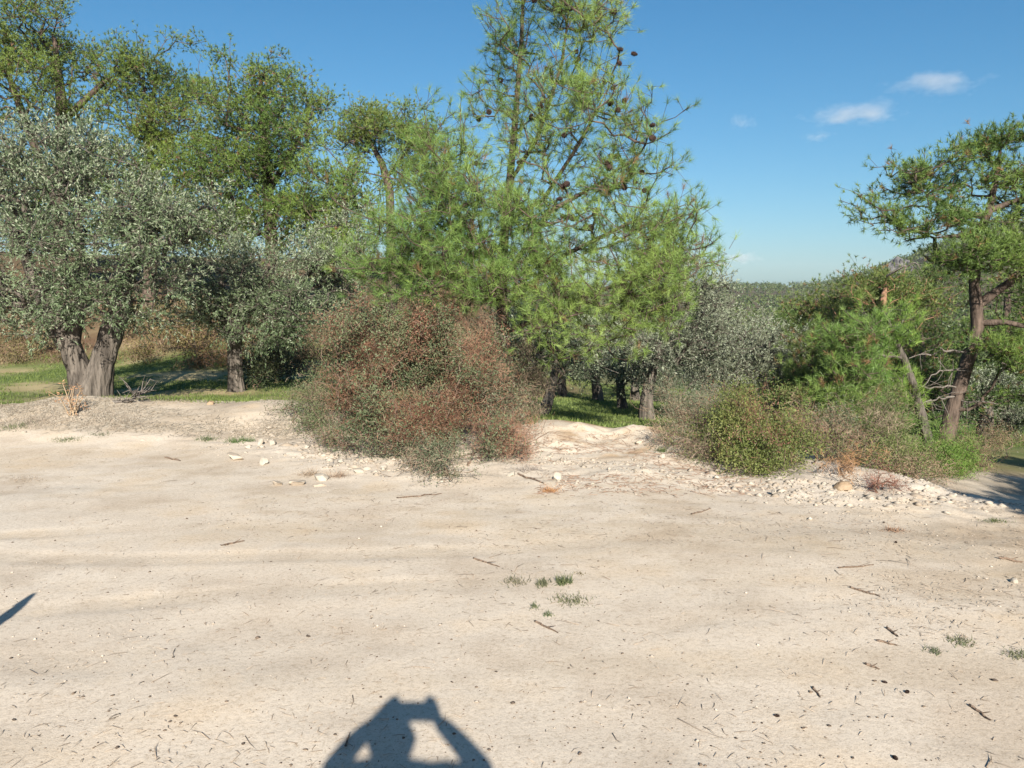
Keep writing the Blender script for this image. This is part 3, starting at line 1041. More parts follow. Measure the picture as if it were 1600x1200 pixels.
olive('dark green olive tree with a single slim trunk right of the fluted olive',
      [[(372, 632, 13.0, 0.17), (368, 590, 13.0, 0.125), (366, 540, 13.0, 0.11), (380, 480, 13, 0.09), (420, 420, 13, 0.05)], [(366, 545, 13, 0.09), (340, 480, 13, 0.07), (350, 420, 13, 0.04)], [(380, 490, 13, 0.08), (450, 460, 12.8, 0.06), (500, 410, 12.8, 0.04)]],
      [(350, 445, 55, 62, 13, 1.1), (420, 420, 70, 46, 13, 1.2), (490, 408, 65, 44, 13, 1.2), (545, 388, 40, 36, 13, 0.9), (390, 480, 80, 50, 12.6, 1.0), (460, 480, 70, 50, 12.6, 1.0), (520, 440, 55, 60, 13, 1.0), (430, 520, 60, 25, 12.8, 0.7), (330, 500, 30, 40, 12.8, 0.6)],
      1150, leaves=30, base_r=0.1, sd=102, c1=(0.054, 0.090, 0.038), c2=(0.135, 0.180, 0.088),
      gn=[trunk_pts([(372, 636, 13.0, 0.17), (369, 595, 13.0, 0.115), (366, 540, 13.0, 0.105), (378, 490, 13, 0.09)])])

pine('broad yellow green pine at the upper left corner, dark trunk showing above the silvery olive',
     [[(95, 520, 24, 0.26), (93, 330, 24, 0.22), (97, 170, 24, 0.17), (85, 60, 24, 0.06)], [(93, 330, 24, 0.16), (40, 190, 23.5, 0.12), (10, 110, 23.5, 0.06)], [(97, 190, 24, 0.12), (160, 130, 24, 0.07)]],
     [(20, 60, 90, 55, 23.5, 2.0), (90, 40, 60, 45, 24, 1.8), (130, 85, 50, 50, 24, 1.5, 0.8), (40, 130, 90, 45, 23, 1.8), (-40, 120, 80, 90, 24, 2.0), (150, 150, 45, 35, 24, 1.3, 0.8), (10, 190, 60, 35, 23.5, 1.5), (100, 250, 110, 60, 25, 2), (60, 330, 130, 70, 25.5, 2)],
     2000, group='pines behind the olives', base_r=0.18, sd=111, c1=(0.075, 0.108, 0.024), c2=(0.155, 0.185, 0.045), **MID)
pine('spreading pine second from the left behind the olives, with a ragged spiky top',
     [[(235, 530, 25, 0.24), (238, 350, 25, 0.18), (230, 220, 25, 0.12), (245, 110, 25, 0.04)]],
     [(215, 105, 35, 40, 25, 1.2), (275, 80, 18, 35, 25, 0.7, 0.7), (250, 130, 60, 45, 25, 1.6), (300, 130, 28, 28, 25, 0.9, 0.7), (200, 170, 60, 45, 25, 1.7), (270, 200, 60, 50, 24.6, 1.7), (230, 250, 90, 55, 24.5, 1.8), (320, 270, 55, 50, 24.6, 1.6), (250, 330, 110, 60, 25, 1.8), (340, 350, 70, 55, 24.6, 1.5)],
     1900, group='pines behind the olives', base_r=0.15, sd=112, c1=(0.065, 0.10, 0.022), c2=(0.15, 0.175, 0.038), **MID)
pine('tall round topped pine behind the olives, third from the left',
     [[(430, 540, 23, 0.25), (425, 400, 23, 0.2), (415, 250, 23, 0.14), (405, 120, 23, 0.05)], [(420, 300, 23, 0.1), (470, 210, 23, 0.05)]],
     [(410, 120, 55, 38, 23, 1.4), (365, 155, 40, 42, 23, 1.2), (450, 165, 40, 40, 23, 1.1), (410, 200, 75, 50, 22.6, 1.6), (485, 195, 30, 32, 23, 0.8, 0.7), (340, 225, 50, 45, 23, 1.3), (460, 260, 55, 40, 22.8, 1.4), (370, 285, 80, 50, 22.4, 1.6), (450, 325, 70, 40, 22.6, 1.4), (390, 360, 90, 45, 22.6, 1.5), (500, 330, 50, 40, 23, 1.2)],
     1900, group='pines behind the olives', base_r=0.15, sd=113, c1=(0.06, 0.10, 0.024), c2=(0.14, 0.17, 0.04), **MID)
pine('small bright pine crown below the gap of sky left of the big coned pine',
     [[(540, 520, 21, 0.16), (538, 400, 21, 0.11), (540, 270, 21, 0.03)]],
     [(530, 265, 38, 28, 21, 1.0), (560, 290, 45, 30, 21, 1.2), (510, 305, 40, 32, 21, 1.1), (550, 330, 55, 30, 21, 1.2), (540, 390, 60, 50, 21, 1.4)],
     450, group='pines behind the olives', base_r=0.1, sd=114, c1=(0.075, 0.115, 0.028), c2=(0.16, 0.20, 0.05), **MID)
pine('umbrella shaped pine on a bare forked stem against the sky',
     [[(612, 520, 28, 0.22), (611, 380, 28, 0.17), (609, 300, 28, 0.15), (597, 255, 28, 0.12), (580, 225, 28, 0.07), (570, 190, 28, 0.03)], [(606, 275, 28, 0.09), (632, 240, 28, 0.06), (650, 215, 28, 0.03)], [(590, 245, 28, 0.05), (545, 222, 28, 0.03)]],
     [(592, 180, 34, 22, 28, 1.2), (545, 188, 18, 22, 28, 0.8, 0.7), (553, 216, 32, 20, 28, 1.2), (622, 200, 36, 28, 28, 1.3), (648, 232, 32, 32, 28, 1.2), (590, 212, 40, 16, 28, 1.3), (560, 245, 26, 10, 28, 0.9, 0.7), (640, 268, 30, 20, 28, 1.1, 0.8)],
     760, group='pines behind the olives', base_r=0.11, sd=115, c1=(0.06, 0.095, 0.022), c2=(0.15, 0.17, 0.04), **MID)

# undergrowth on the red slope
for i, (lab, lob, nn, kw) in enumerate([
    ('tawny bush on the red slope between the two left olive trunks', [(270, 545, 60, 38, 18, 0.9), (320, 520, 50, 40, 18.5, 0.9), (230, 560, 35, 22, 17.6, 0.6)], 260, dict(c1=(0.12, 0.105, 0.04), c2=(0.22, 0.17, 0.07), dry=10, dry_len=0.3, dryw=0.008)),
    ('brown dry bush at the left edge on the red slope', [(15, 520, 30, 22, 21, 0.7), (-25, 525, 35, 22, 21, 0.7)], 80, dict(c1=(0.12, 0.09, 0.04), c2=(0.20, 0.14, 0.07), dry=10, dry_len=0.3, dryw=0.008)),
    ('green brown bush below the pines between the forked olive and the slim olive', [(250, 500, 55, 22, 21, 1.0), (310, 490, 45, 22, 21, 1.0)], 170, dict(c1=(0.08, 0.09, 0.035), c2=(0.17, 0.16, 0.06), dry=6, dry_len=0.3, dryw=0.008)),
    ('low dull bush on the red slope left of the forked olive trunk', [(55, 540, 30, 16, 19.5, 0.6), (30, 560, 20, 10, 19, 0.5)], 80, dict(c1=(0.09, 0.08, 0.035), c2=(0.17, 0.14, 0.06), dry=8, dry_len=0.25, dryw=0.008)),
    ('bush beside the slim olive trunk, its shade painted into dark leaves', [(400, 600, 26, 26, 13.4, 0.4), (425, 565, 40, 45, 14.5, 0.7)], 170, dict(c1=(0.03, 0.045, 0.02), c2=(0.07, 0.08, 0.035), dry=4, dry_len=0.2)),  # leaf colours darkened to hold the shade over this regrowth
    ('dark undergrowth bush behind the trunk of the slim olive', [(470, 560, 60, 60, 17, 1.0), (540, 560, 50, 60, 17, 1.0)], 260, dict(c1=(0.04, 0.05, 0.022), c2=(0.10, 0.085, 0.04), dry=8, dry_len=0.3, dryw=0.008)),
    ('rusty bush on the slope behind the shaded patch of grass', [(385, 555, 45, 26, 19, 0.8), (330, 570, 30, 15, 18.5, 0.6)], 150, dict(c1=(0.14, 0.09, 0.04), c2=(0.22, 0.13, 0.06), dry=12, dry_len=0.3, dryw=0.008)),
]):
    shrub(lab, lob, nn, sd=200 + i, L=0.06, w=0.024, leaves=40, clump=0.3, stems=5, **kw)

# ------------------------------------------------------------------ the big pine in the middle
BIG = pine('tall bright green pine with dark cones, cut by the top picture edge',
     [[(795, 660, 9.6, 0.10), (790, 560, 9.6, 0.085), (784, 460, 9.6, 0.07), (788, 370, 9.6, 0.058), (797, 280, 9.6, 0.048), (806, 180, 9.55, 0.036), (815, 60, 9.5, 0.025), (822, -130, 9.5, 0.008)],
      [(797, 285, 9.6, 0.03), (840, 215, 9.5, 0.025), (878, 100, 9.4, 0.018), (900, -70, 9.4, 0.006)],
      [(788, 350, 9.6, 0.03), (850, 310, 9.4, 0.026), (905, 225, 9.2, 0.02), (960, 120, 9.1, 0.008)],
      [(784, 440, 9.6, 0.035), (860, 330, 9.2, 0.03), (930, 290, 9.0, 0.02), (1000, 240, 8.9, 0.008)],
      [(786, 430, 9.6, 0.035), (725, 350, 9.3, 0.03), (680, 260, 9.1, 0.018), (662, 170, 9.0, 0.006)],
      [(788, 480, 9.6, 0.035), (880, 400, 9.0, 0.028), (980, 350, 8.7, 0.02), (1070, 320, 8.6, 0.006)],
      [(790, 520, 9.6, 0.035), (900, 470, 9.0, 0.028), (1000, 430, 8.6, 0.02), (1070, 380, 8.5, 0.006)]],
     [(850, -80, 90, 90, 9.5, 0.8, 0.6), (850, 30, 96, 60, 9.4, 0.7, 0.85), (925, 40, 42, 65, 9.3, 0.5, 0.95), (775, 55, 40, 44, 9.5, 0.5, 0.7), (885, 150, 94, 65, 9.2, 0.9, 0.85), (775, 155, 54, 42, 9.3, 0.6, 0.7), (745, 190, 32, 28, 9.2, 0.5, 0.7),
      (950, 195, 52, 50, 9.2, 0.7, 0.65), (840, 225, 74, 42, 9.0, 0.8, 0.5), (995, 215, 30, 40, 9.0, 0.5, 0.65), (985, 275, 58, 42, 8.9, 0.8, 0.85), (900, 300, 76, 42, 9.0, 1.0, 0.7), (1025, 265, 26, 26, 8.9, 0.4, 0.8), (1045, 345, 40, 42, 8.7, 0.6, 1.3), (965, 365, 85, 45, 8.8, 1.0, 1.15), (860, 375, 86, 46, 8.8, 1.1, 0.8),
      (755, 330, 80, 65, 9.0, 1.0, 1.1), (688, 290, 50, 52, 9.0, 0.9, 1.5), (800, 310, 50, 60, 8.7, 0.4, 0.8), (790, 400, 60, 50, 8.5, 0.5, 1.0), (810, 215, 40, 45, 9.0, 0.4, 0.6), (700, 235, 45, 42, 9.0, 0.7, 1.2), (666, 178, 18, 30, 9.0, 0.3, 0.7), (645, 368, 58, 46, 8.9, 0.9, 1.6), (700, 400, 110, 65, 8.6, 1.1, 1.4), (605, 415, 55, 40, 8.7, 0.8, 1.4), (530, 290, 30, 40, 8.9, 0.3, 0.3),
      (820, 440, 100, 48, 8.6, 1.1, 1.1), (940, 440, 85, 48, 8.5, 1.1, 1.1), (1030, 420, 48, 50, 8.5, 0.8, 1.2), (1055, 385, 30, 35, 8.5, 0.5, 1.0), (985, 488, 60, 34, 8.3, 0.7, 1.2), (945, 525, 42, 24, 8.3, 0.5, 0.9), (1035, 490, 38, 32, 8.3, 0.5, 1.0), (850, 490, 55, 26, 8.5, 0.6, 0.9), (700, 455, 90, 26, 8.6, 0.7, 1.0), (860, 540, 35, 16, 8.8, 0.4, 0.6)],
     1950, tufts=4, k=34, L=0.108, w=0.0034, spread=0.7, cl=8, cs=0.19, wig=0.06, c1=(0.070, 0.118, 0.033), c2=(0.158, 0.200, 0.056), r_tip=0.004, base_r=0.085, step=0.22, sd=120, cones=60, twig=0.24, bark='pine_bark', droop=1.0,
     cone_lobes=[(790, 15, 9.3), (830, 30, 9.3), (905, 85, 9.1), (965, 60, 9.0), (975, 45, 9.0), (930, 130, 9.1), (935, 150, 9), (830, 175, 9.1), (745, 150, 9.2), (955, 145, 8.9), (885, 215, 8.9), (1000, 275, 8.7), (955, 235, 8.8), (985, 290, 8.6), (965, 350, 8.4), (998, 372, 8.3), (915, 365, 8.5), (910, 330, 8.7), (725, 255, 8.9), (1030, 222, 8.8), (880, 290, 8.8), (1050, 290, 8.6), (860, 100, 9.2), (900, 30, 9.2), (950, 90, 9.0), (765, 110, 9.2), (800, 240, 9.0), (940, 260, 8.8), (1010, 320, 8.6), (1030, 370, 8.4), (940, 320, 8.6), (870, 340, 8.7), (985, 160, 8.9), (760, 215, 9.0)],
     dead=[[(840, 520, 8.9, 0.012), (800, 530, 8.6, 0.01), (760, 515, 8.4, 0.006)], [(840, 560, 9.2, 0.012), (880, 548, 8.8, 0.009), (930, 552, 8.6, 0.005)]])

# ------------------------------------------------------------------ olives in the centre and right
olive('olive with silvery crown rising just right of the big coned pine',
      [[(1012, 665, 12.5, 0.16), (1010, 625, 12.5, 0.12), (1020, 570, 12.5, 0.10), (1050, 500, 12.5, 0.07), (1075, 430, 12.5, 0.03)]],
      [(1075, 430, 40, 38, 12.5, 0.7, 0.7), (1060, 480, 55, 50, 12.5, 0.9), (1100, 470, 45, 45, 12.6, 0.8), (1030, 540, 60, 50, 12.3, 0.9), (1100, 540, 60, 55, 12.4, 0.9), (1085, 405, 22, 18, 12.5, 0.4, 0.5)],
      620, leaves=28, base_r=0.09, sd=131, c1=(0.06, 0.075, 0.045), c2=(0.15, 0.16, 0.11), silver=0.25,
      gn=[trunk_pts([(1008, 670, 12.5, 0.13), (1010, 625, 12.5, 0.09), (1020, 570, 12.5, 0.08)])], group='olives beyond the bank')
olive('pale silver olive crown above the green mounded shrub',
      [[(1150, 650, 14.5, 0.15), (1150, 600, 14.5, 0.10), (1160, 530, 14.5, 0.05)]],
      [(1140, 525, 45, 48, 14.2, 0.9), (1180, 550, 45, 50, 14.2, 0.9), (1150, 590, 70, 50, 14.2, 1.0), (1110, 560, 40, 50, 14, 0.8)],
      560, leaves=28, base_r=0.09, sd=132, c1=(0.085, 0.10, 0.058), c2=(0.21, 0.225, 0.15), silver=0.4, group='olives beyond the bank')
olive('grey olive bush crown at the right end of the olives, before the pine wood',
      [[(1215, 650, 15.5, 0.13), (1215, 600, 15.5, 0.09), (1218, 550, 15.5, 0.05)]],
      [(1215, 560, 40, 42, 15.3, 0.9), (1235, 590, 32, 40, 15.2, 0.8), (1195, 600, 40, 40, 15.2, 0.8)],
      360, leaves=28, base_r=0.08, sd=133, c1=(0.07, 0.075, 0.055), c2=(0.15, 0.155, 0.12), silver=0.25, group='olives beyond the bank')
for i, (lab, tr, lob, n) in enumerate([
    ('olive with a pale leaning trunk at the left side of the gap in the bank', [(846, 655, 12.0, 0.15), (858, 620, 12.2, 0.11), (870, 570, 12.5, 0.08), (850, 520, 12.5, 0.04)], [(840, 560, 55, 38, 12.6, 0.8, 0.7), (800, 520, 50, 40, 13, 0.8), (880, 545, 50, 36, 12.8, 0.8)], 330),
    ('shaded olive far across the grass, leftmost in the gap', [(880, 625, 23, 0.22), (878, 600, 23, 0.2), (882, 560, 23, 0.1)], [(870, 545, 55, 42, 23, 1.8), (900, 560, 40, 25, 22.5, 1.4)], 330),
    ('shaded olive on the grass in the middle of the gap', [(934, 642, 19.5, 0.24), (934, 615, 19.5, 0.2), (928, 585, 19.5, 0.14), (935, 550, 19.5, 0.07)], [(930, 560, 50, 34, 19.5, 1.5), (950, 530, 55, 40, 19.5, 1.5)], 330),
    ('shaded olive with dark flared trunk at the right of the gap', [(974, 655, 16.5, 0.24), (972, 630, 16.5, 0.16), (968, 590, 16.5, 0.12), (985, 550, 16.5, 0.06)], [(975, 570, 45, 32, 16.5, 1.1), (1000, 550, 45, 40, 16.5, 1.1)], 300),
    ('far dark olive at the back of the grass, behind the gap', [(993, 640, 22, 0.2), (992, 610, 22, 0.17), (995, 560, 22, 0.08)], [(1000, 560, 55, 42, 22, 1.6), (1040, 580, 45, 40, 22, 1.5)], 300),
]):
    tr = [(a_, b_, c_, d_ * 0.62) for a_, b_, c_, d_ in tr]
    gnp = trunk_pts(tr)[:3].copy(); gnp[:, 3] *= 1.1
    olive(lab, [tr], lob, n, leaves=26, base_r=0.12, sd=140 + i, L=0.07, w=0.02, gn=[gnp], c1=(0.045, 0.07, 0.035), c2=(0.10, 0.12, 0.065), group='olives beyond the bank')

# ------------------------------------------------------------------ pines on the right
pine('tall leaning pine with thick reddish forked trunk at the right edge',
     [[(1474, 700, 14.5, 0.165), (1488, 640, 14.5, 0.145), (1508, 575, 14.5, 0.13), (1527, 510, 14.5, 0.118), (1522, 440, 14.5, 0.10), (1527, 370, 14.5, 0.085), (1545, 330, 14.5, 0.07), (1560, 260, 14.5, 0.04), (1565, 210, 14.5, 0.015)],
      [(1526, 478, 14.5, 0.10), (1562, 452, 14.4, 0.075), (1600, 425, 14.3, 0.062), (1680, 380, 14.2, 0.05)],
      [(1527, 505, 14.5, 0.08), (1570, 503, 14.3, 0.052), (1610, 512, 14.2, 0.045), (1700, 500, 14, 0.03)],
      [(1537, 340, 14.5, 0.06), (1480, 322, 14.3, 0.045), (1420, 285, 14.2, 0.02)],
      [(1545, 330, 14.5, 0.06), (1590, 312, 14.5, 0.045), (1660, 290, 14.5, 0.02)],
      [(1530, 365, 14.5, 0.045), (1460, 372, 14.2, 0.03), (1400, 350, 14.0, 0.015)]],
     [(1565, 225, 45, 30, 14.5, 0.8), (1510, 235, 40, 25, 14.4, 0.8), (1425, 262, 38, 22, 14.2, 0.6), (1470, 265, 40, 20, 14.3, 0.7), (1600, 265, 45, 35, 14.6, 0.9), (1540, 280, 50, 22, 14.4, 0.9), (1450, 300, 50, 18, 14.2, 0.7), (1390, 335, 42, 16, 14.0, 0.5), (1460, 352, 55, 20, 14.0, 0.8), (1540, 345, 45, 18, 14.2, 0.8, 0.7), (1355, 320, 14, 12, 14.0, 0.25),
      (1420, 368, 35, 14, 14.0, 0.5), (1600, 330, 50, 30, 14.5, 0.9), (1680, 300, 70, 60, 14.5, 1.0), (1560, 395, 65, 30, 13.4, 0.8, 1.3), (1505, 405, 36, 24, 13.5, 0.5, 1.2), (1610, 400, 45, 35, 13.8, 0.8), (1680, 430, 70, 60, 14, 1.0), (1540, 540, 28, 16, 13.6, 0.4, 0.7), (1590, 560, 60, 28, 13.8, 0.8), (1600, 610, 60, 26, 14.2, 0.8, 0.7), (1680, 540, 70, 60, 14, 1.0)],
     1950, tufts=4, k=18, L=0.115, w=0.0100, spread=0.66, cl=10, cs=0.20, flat=0.28, lift=0.85, c1=(0.06, 0.10, 0.026), c2=(0.14, 0.18, 0.045), r_tip=0.005, base_r=0.12, step=0.3, sd=151, twig=0.26, thick=0.2,
     dead=[[(1505, 550, 14.3, 0.03), (1470, 547, 14.0, 0.022), (1420, 560, 13.8, 0.01)], [(1522, 540, 14.4, 0.03), (1545, 545, 14.0, 0.022), (1572, 570, 13.8, 0.012)], [(1500, 575, 14.3, 0.022), (1465, 580, 13.9, 0.016), (1440, 605, 13.6, 0.008)], [(1493, 605, 14.3, 0.024), (1460, 605, 14.0, 0.015), (1425, 604, 13.8, 0.008)], [(1490, 620, 14.3, 0.03), (1450, 625, 13.9, 0.02), (1435, 640, 13.6, 0.01)], [(1500, 625, 14.4, 0.02), (1530, 630, 14.1, 0.014), (1560, 632, 14, 0.006)]])
pine('slim pine with pale crooked leaning trunk rising from the shrubs on the right',
     [[(1456, 700, 12.0, 0.09), (1440, 650, 12.0, 0.075), (1428, 605, 12.0, 0.065), (1412, 560, 12.0, 0.055), (1398, 530, 12.0, 0.04), (1385, 490, 12, 0.02)]],
     [(1365, 535, 40, 32, 12.3, 0.5), (1345, 580, 40, 40, 12.1, 0.6), (1385, 600, 26, 36, 12.3, 0.4), (1345, 635, 44, 30, 12.0, 0.6), (1390, 650, 28, 34, 12.2, 0.4), (1325, 545, 30, 28, 12.1, 0.5), (1395, 505, 26, 20, 12.2, 0.4)],
     420, tufts=3, k=36, L=0.135, w=0.0055, spread=0.6, c1=(0.075, 0.125, 0.028), c2=(0.155, 0.205, 0.048), r_tip=0.004, base_r=0.06, step=0.25, sd=152, twig=0.22, bark='olive_bark')
pine('pine with a short orange stretch of bare trunk in the right wood',
     [[(1384, 640, 21, 0.15), (1383, 560, 21, 0.13), (1381, 500, 19.9, 0.10), (1380, 468, 19.9, 0.085), (1385, 440, 21, 0.03)]],
     [(1385, 440, 60, 24, 20.5, 1.2), (1340, 458, 50, 26, 20.3, 1.1), (1430, 460, 50, 28, 20.5, 1.2), (1440, 490, 45, 30, 20.4, 1.1), (1345, 500, 50, 24, 20, 0.9, 0.8), (1420, 525, 50, 32, 20, 1.1), (1330, 530, 45, 34, 20.2, 1.1), (1370, 560, 60, 40, 20.2, 1.2)],
     560, group='pines of the wood on the right', base_r=0.1, sd=153, bark='pine_bark_red', c1=(0.065, 0.092, 0.027), c2=(0.145, 0.165, 0.05), **MID,
     dead=[[(1385, 432, 20.2, 0.04), (1405, 420, 19.8, 0.035), (1430, 410, 19.5, 0.02), (1438, 420, 19.4, 0.01)], [(1370, 508, 20, 0.03), (1340, 515, 19.6, 0.02), (1300, 512, 19.4, 0.008)]])
for i, (lab, tr, lob, n, kw) in enumerate([
    ('pine with brownish thin crown on the near edge of the right wood', [(1318, 620, 22, 0.14), (1316, 520, 22, 0.1), (1310, 470, 22, 0.03)], [(1300, 468, 48, 26, 22, 1.2), (1345, 448, 38, 18, 22, 1), (1285, 490, 50, 30, 22, 1.2), (1300, 540, 55, 40, 21.6, 1.3), (1265, 530, 35, 30, 22, 1), (1290, 590, 50, 36, 21, 1.2)], 430, dict(brown=0.12, dead=[[(1318, 560, 21.5, 0.04), (1322, 590, 21.2, 0.03), (1318, 640, 21.0, 0.03)], [(1318, 545, 21.5, 0.04), (1335, 520, 21.2, 0.03), (1365, 510, 21, 0.02)]])),
    ('rounded light green pine above the silver olives on the right', [(1245, 600, 28, 0.15), (1245, 500, 28, 0.1), (1245, 495, 28, 0.03)], [(1240, 500, 44, 20, 28, 1.6), (1210, 520, 42, 24, 28, 1.5), (1270, 505, 50, 30, 27.6, 1.6), (1225, 540, 60, 34, 27.6, 1.6)], 420, dict(c1=(0.07, 0.11, 0.03), c2=(0.14, 0.175, 0.05))),
    ('dark pine in the wood below the rocky cliff', [(1462, 640, 27, 0.2), (1460, 520, 27, 0.14), (1458, 420, 27, 0.04)], [(1468, 436, 40, 18, 27, 1.4), (1430, 445, 40, 28, 27, 1.4), (1480, 460, 50, 34, 26.5, 1.5), (1460, 510, 60, 40, 26.5, 1.6), (1470, 570, 60, 45, 26, 1.6)], 450, dict(c1=(0.045, 0.075, 0.022), c2=(0.10, 0.13, 0.035))),
    ('dark dense pine behind the tall leaning pine, by the right edge', [(1570, 640, 24, 0.2), (1572, 520, 24, 0.14), (1575, 420, 24, 0.04)], [(1570, 450, 60, 34, 24, 1.5), (1600, 500, 60, 45, 23.6, 1.6), (1545, 530, 50, 40, 23.6, 1.4), (1580, 580, 70, 40, 23, 1.5), (1640, 470, 70, 70, 24, 1.6)], 520, dict(c1=(0.05, 0.085, 0.022), c2=(0.115, 0.15, 0.036))),
    ('deep green pine standing in shade between the two leaning trunks', [(1440, 660, 19, 0.14), (1442, 570, 19, 0.1), (1440, 520, 19, 0.03)], [(1445, 560, 35, 36, 19, 0.9), (1460, 610, 32, 36, 18.8, 0.8), (1430, 610, 30, 30, 19, 0.8)], 220, dict(c1=(0.04, 0.07, 0.022), c2=(0.09, 0.12, 0.035))),
]):
    k2 = dict(MID, brown=0.07, c1=(0.062, 0.088, 0.027), c2=(0.140, 0.158, 0.048)); k2.update(kw)
    pine(lab, [tr], lob, n, group='pines of the wood on the right', base_r=0.1, sd=160 + i, **k2)
pine('bushy young pine with light green needles behind the dry brown shrub',
     [[(1325, 690, 11.5, 0.06), (1328, 620, 11.5, 0.045), (1335, 530, 11.5, 0.015)]],
     [(1330, 600, 50, 40, 11.3, 0.7), (1340, 555, 36, 34, 11.4, 0.5), (1310, 645, 50, 28, 11.2, 0.7), (1360, 650, 40, 26, 11.2, 0.6), (1335, 515, 20, 22, 11.5, 0.3)],
     380, tufts=3, k=30, L=0.12, w=0.006, spread=0.65, c1=(0.066, 0.112, 0.03), c2=(0.140, 0.182, 0.05), r_tip=0.004, base_r=0.05, step=0.25, sd=154, twig=0.22, brown=0.06)
pine('bushy young pine with duller needles right of the grey olive bush',
     [[(1262, 680, 13.5, 0.06), (1265, 610, 13.5, 0.045), (1272, 530, 13.5, 0.015)]],
     [(1265, 585, 36, 34, 13.3, 0.7), (1285, 555, 34, 30, 13.3, 0.6), (1270, 625, 42, 26, 13.1, 0.7), (1275, 522, 22, 20, 13.5, 0.4)],
     300, tufts=3, k=28, L=0.12, w=0.007, spread=0.65, c1=(0.055, 0.085, 0.028), c2=(0.125, 0.150, 0.048), r_tip=0.004, base_r=0.05, step=0.25, sd=155, twig=0.22, brown=0.10)
olive('grey green olive with low spreading crown on the grass at the right edge',
      [[(1538, 690, 19.5, 0.24), (1540, 665, 19.5, 0.2), (1545, 630, 19.5, 0.1)]],
      [(1530, 635, 45, 24, 19.3, 1.2), (1575, 645, 45, 24, 19.2, 1.2), (1550, 610, 55, 28, 19.5, 1.4), (1610, 640, 40, 34, 19.2, 1.2), (1520, 600, 40, 24, 20, 1)],
      480, leaves=26, base_r=0.12, sd=135, L=0.07, w=0.02, c1=(0.055, 0.075, 0.04), c2=(0.13, 0.145, 0.09), silver=0.15, group='olives beyond the bank')
# pine beside the yard on the right, outside the frame: its shadow falls across the sunken track
def world_lobe_pine(label, trunk, lobes, n, sd, **kw):
    """As pine(), with lobes given in metres (x,y,z,rx,ry,rz)."""
    global lobe_tips
    keep = lobe_tips

    def lt(l, n_, shell=0.45, cl=8, cs=0.2, flat=0.65):
        w = np.array([a[3] * a[5] for a in lobes]); w = w / w.sum()
        return np.concatenate([clustered(max(3, int(round(ww * n_))), a[:3], a[3:6], shell, cl, cs) for a, ww in zip(lobes, w)])
    lobe_tips = lt
    o = pine(label, [np.array(trunk)], [], n, sd=sd, **kw)
    lobe_tips = keep
    return o


world_lobe_pine('pine beside the yard outside the picture, shading the sunken track on the right',
                [[7.3, 1.6, 0, 0.14], [7.2, 1.7, 1.2, 0.12], [7.0, 1.8, 2.4, 0.08], [6.9, 1.8, 3.2, 0.03]],
                [(5.75, 1.60, 2.38, 0.95, 0.36, 0.20), (5.2, 1.45, 2.3, 0.6, 0.30, 0.18), (5.9, 1.1, 2.25, 0.7, 0.3, 0.2), (4.6, 1.95, 2.42, 0.32, 0.14, 0.08), (4.65, 1.9, 2.38, 0.30, 0.14, 0.08), (4.9, 1.8, 2.4, 0.36, 0.18, 0.10), (5.0, 1.75, 2.36, 0.4, 0.2, 0.12), (6.8, 3.7, 2.05, 0.7, 0.25, 0.10), (5.5, 1.25, 2.2, 0.7, 0.3, 0.22), (6.2, 1.7, 2.5, 0.7, 0.4, 0.3), (7.9, 5.9, 1.95, 0.8, 0.6, 0.3), (7.0, 1.6, 2.8, 0.9, 0.8, 0.4)],
                1500, 171, base_r=0.09, tufts=4, k=9, L=0.15, w=0.03, r_tip=0.005, step=0.3, cl=7, cs=0.10)

# ------------------------------------------------------------------ shrubs along the bank
GR = 'shrubs along the bank'
SAGE = dict(c1=(0.065, 0.085, 0.045), c2=(0.15, 0.165, 0.10))
RED = ((0.115, 0.055, 0.035), (0.25, 0.14, 0.09))
TAN = ((0.17, 0.125, 0.085), (0.33, 0.26, 0.19))
shrub('big thorny grey green shrub laced with brown dead twigs, in front of the coned pine',
      [(640, 540, 120, 70, 8.3, 0.6), (570, 560, 62, 66, 8.3, 0.55), (720, 560, 75, 75, 8.2, 0.6), (630, 610, 130, 60, 7.9, 0.55), (640, 660, 130, 45, 7.6, 0.45), (700, 690, 100, 40, 7.3, 0.35), (640, 500, 100, 40, 8.5, 0.5), (740, 520, 50, 50, 8.5, 0.5), (555, 515, 42, 36, 8.5, 0.4)],
      2000, leaves=27, dry=11, sd=301, group=GR, stems=14, brown_leaf=0.10, dry_cols=RED, L=0.034, w=0.0125, patch=-0.04, r_tip=0.0035, c1=(0.055, 0.078, 0.036), c2=(0.135, 0.155, 0.080))
shrub('added dark leafy backing that puts shade into the gaps of the big thorny shrub',
      [(560, 610, 70, 40, 9.6, 0.4), (650, 600, 80, 50, 9.6, 0.4), (720, 620, 60, 45, 9.4, 0.4), (600, 655, 80, 24, 9.2, 0.4), (690, 660, 70, 24, 9.0, 0.4)],
      620, leaves=34, dry=4, sd=319, group=GR, stems=8, dry_cols=RED, L=0.04, w=0.018, c1=(0.035, 0.055, 0.022), c2=(0.085, 0.10, 0.042))  # added backing; its dark leaf tones stand in for shade between the twigs
shrub('reddish dry brush at the right flank of the big thorny shrub',
      [(775, 610, 40, 60, 8.0, 0.4), (800, 660, 42, 45, 7.8, 0.4), (790, 705, 40, 28, 7.5, 0.3), (760, 560, 30, 40, 8.2, 0.3)],
      420, leaves=20, dry=20, patch=0.3, sd=302, group=GR, stems=8, dry_cols=((0.20, 0.10, 0.06), (0.34, 0.21, 0.145)), **SAGE)
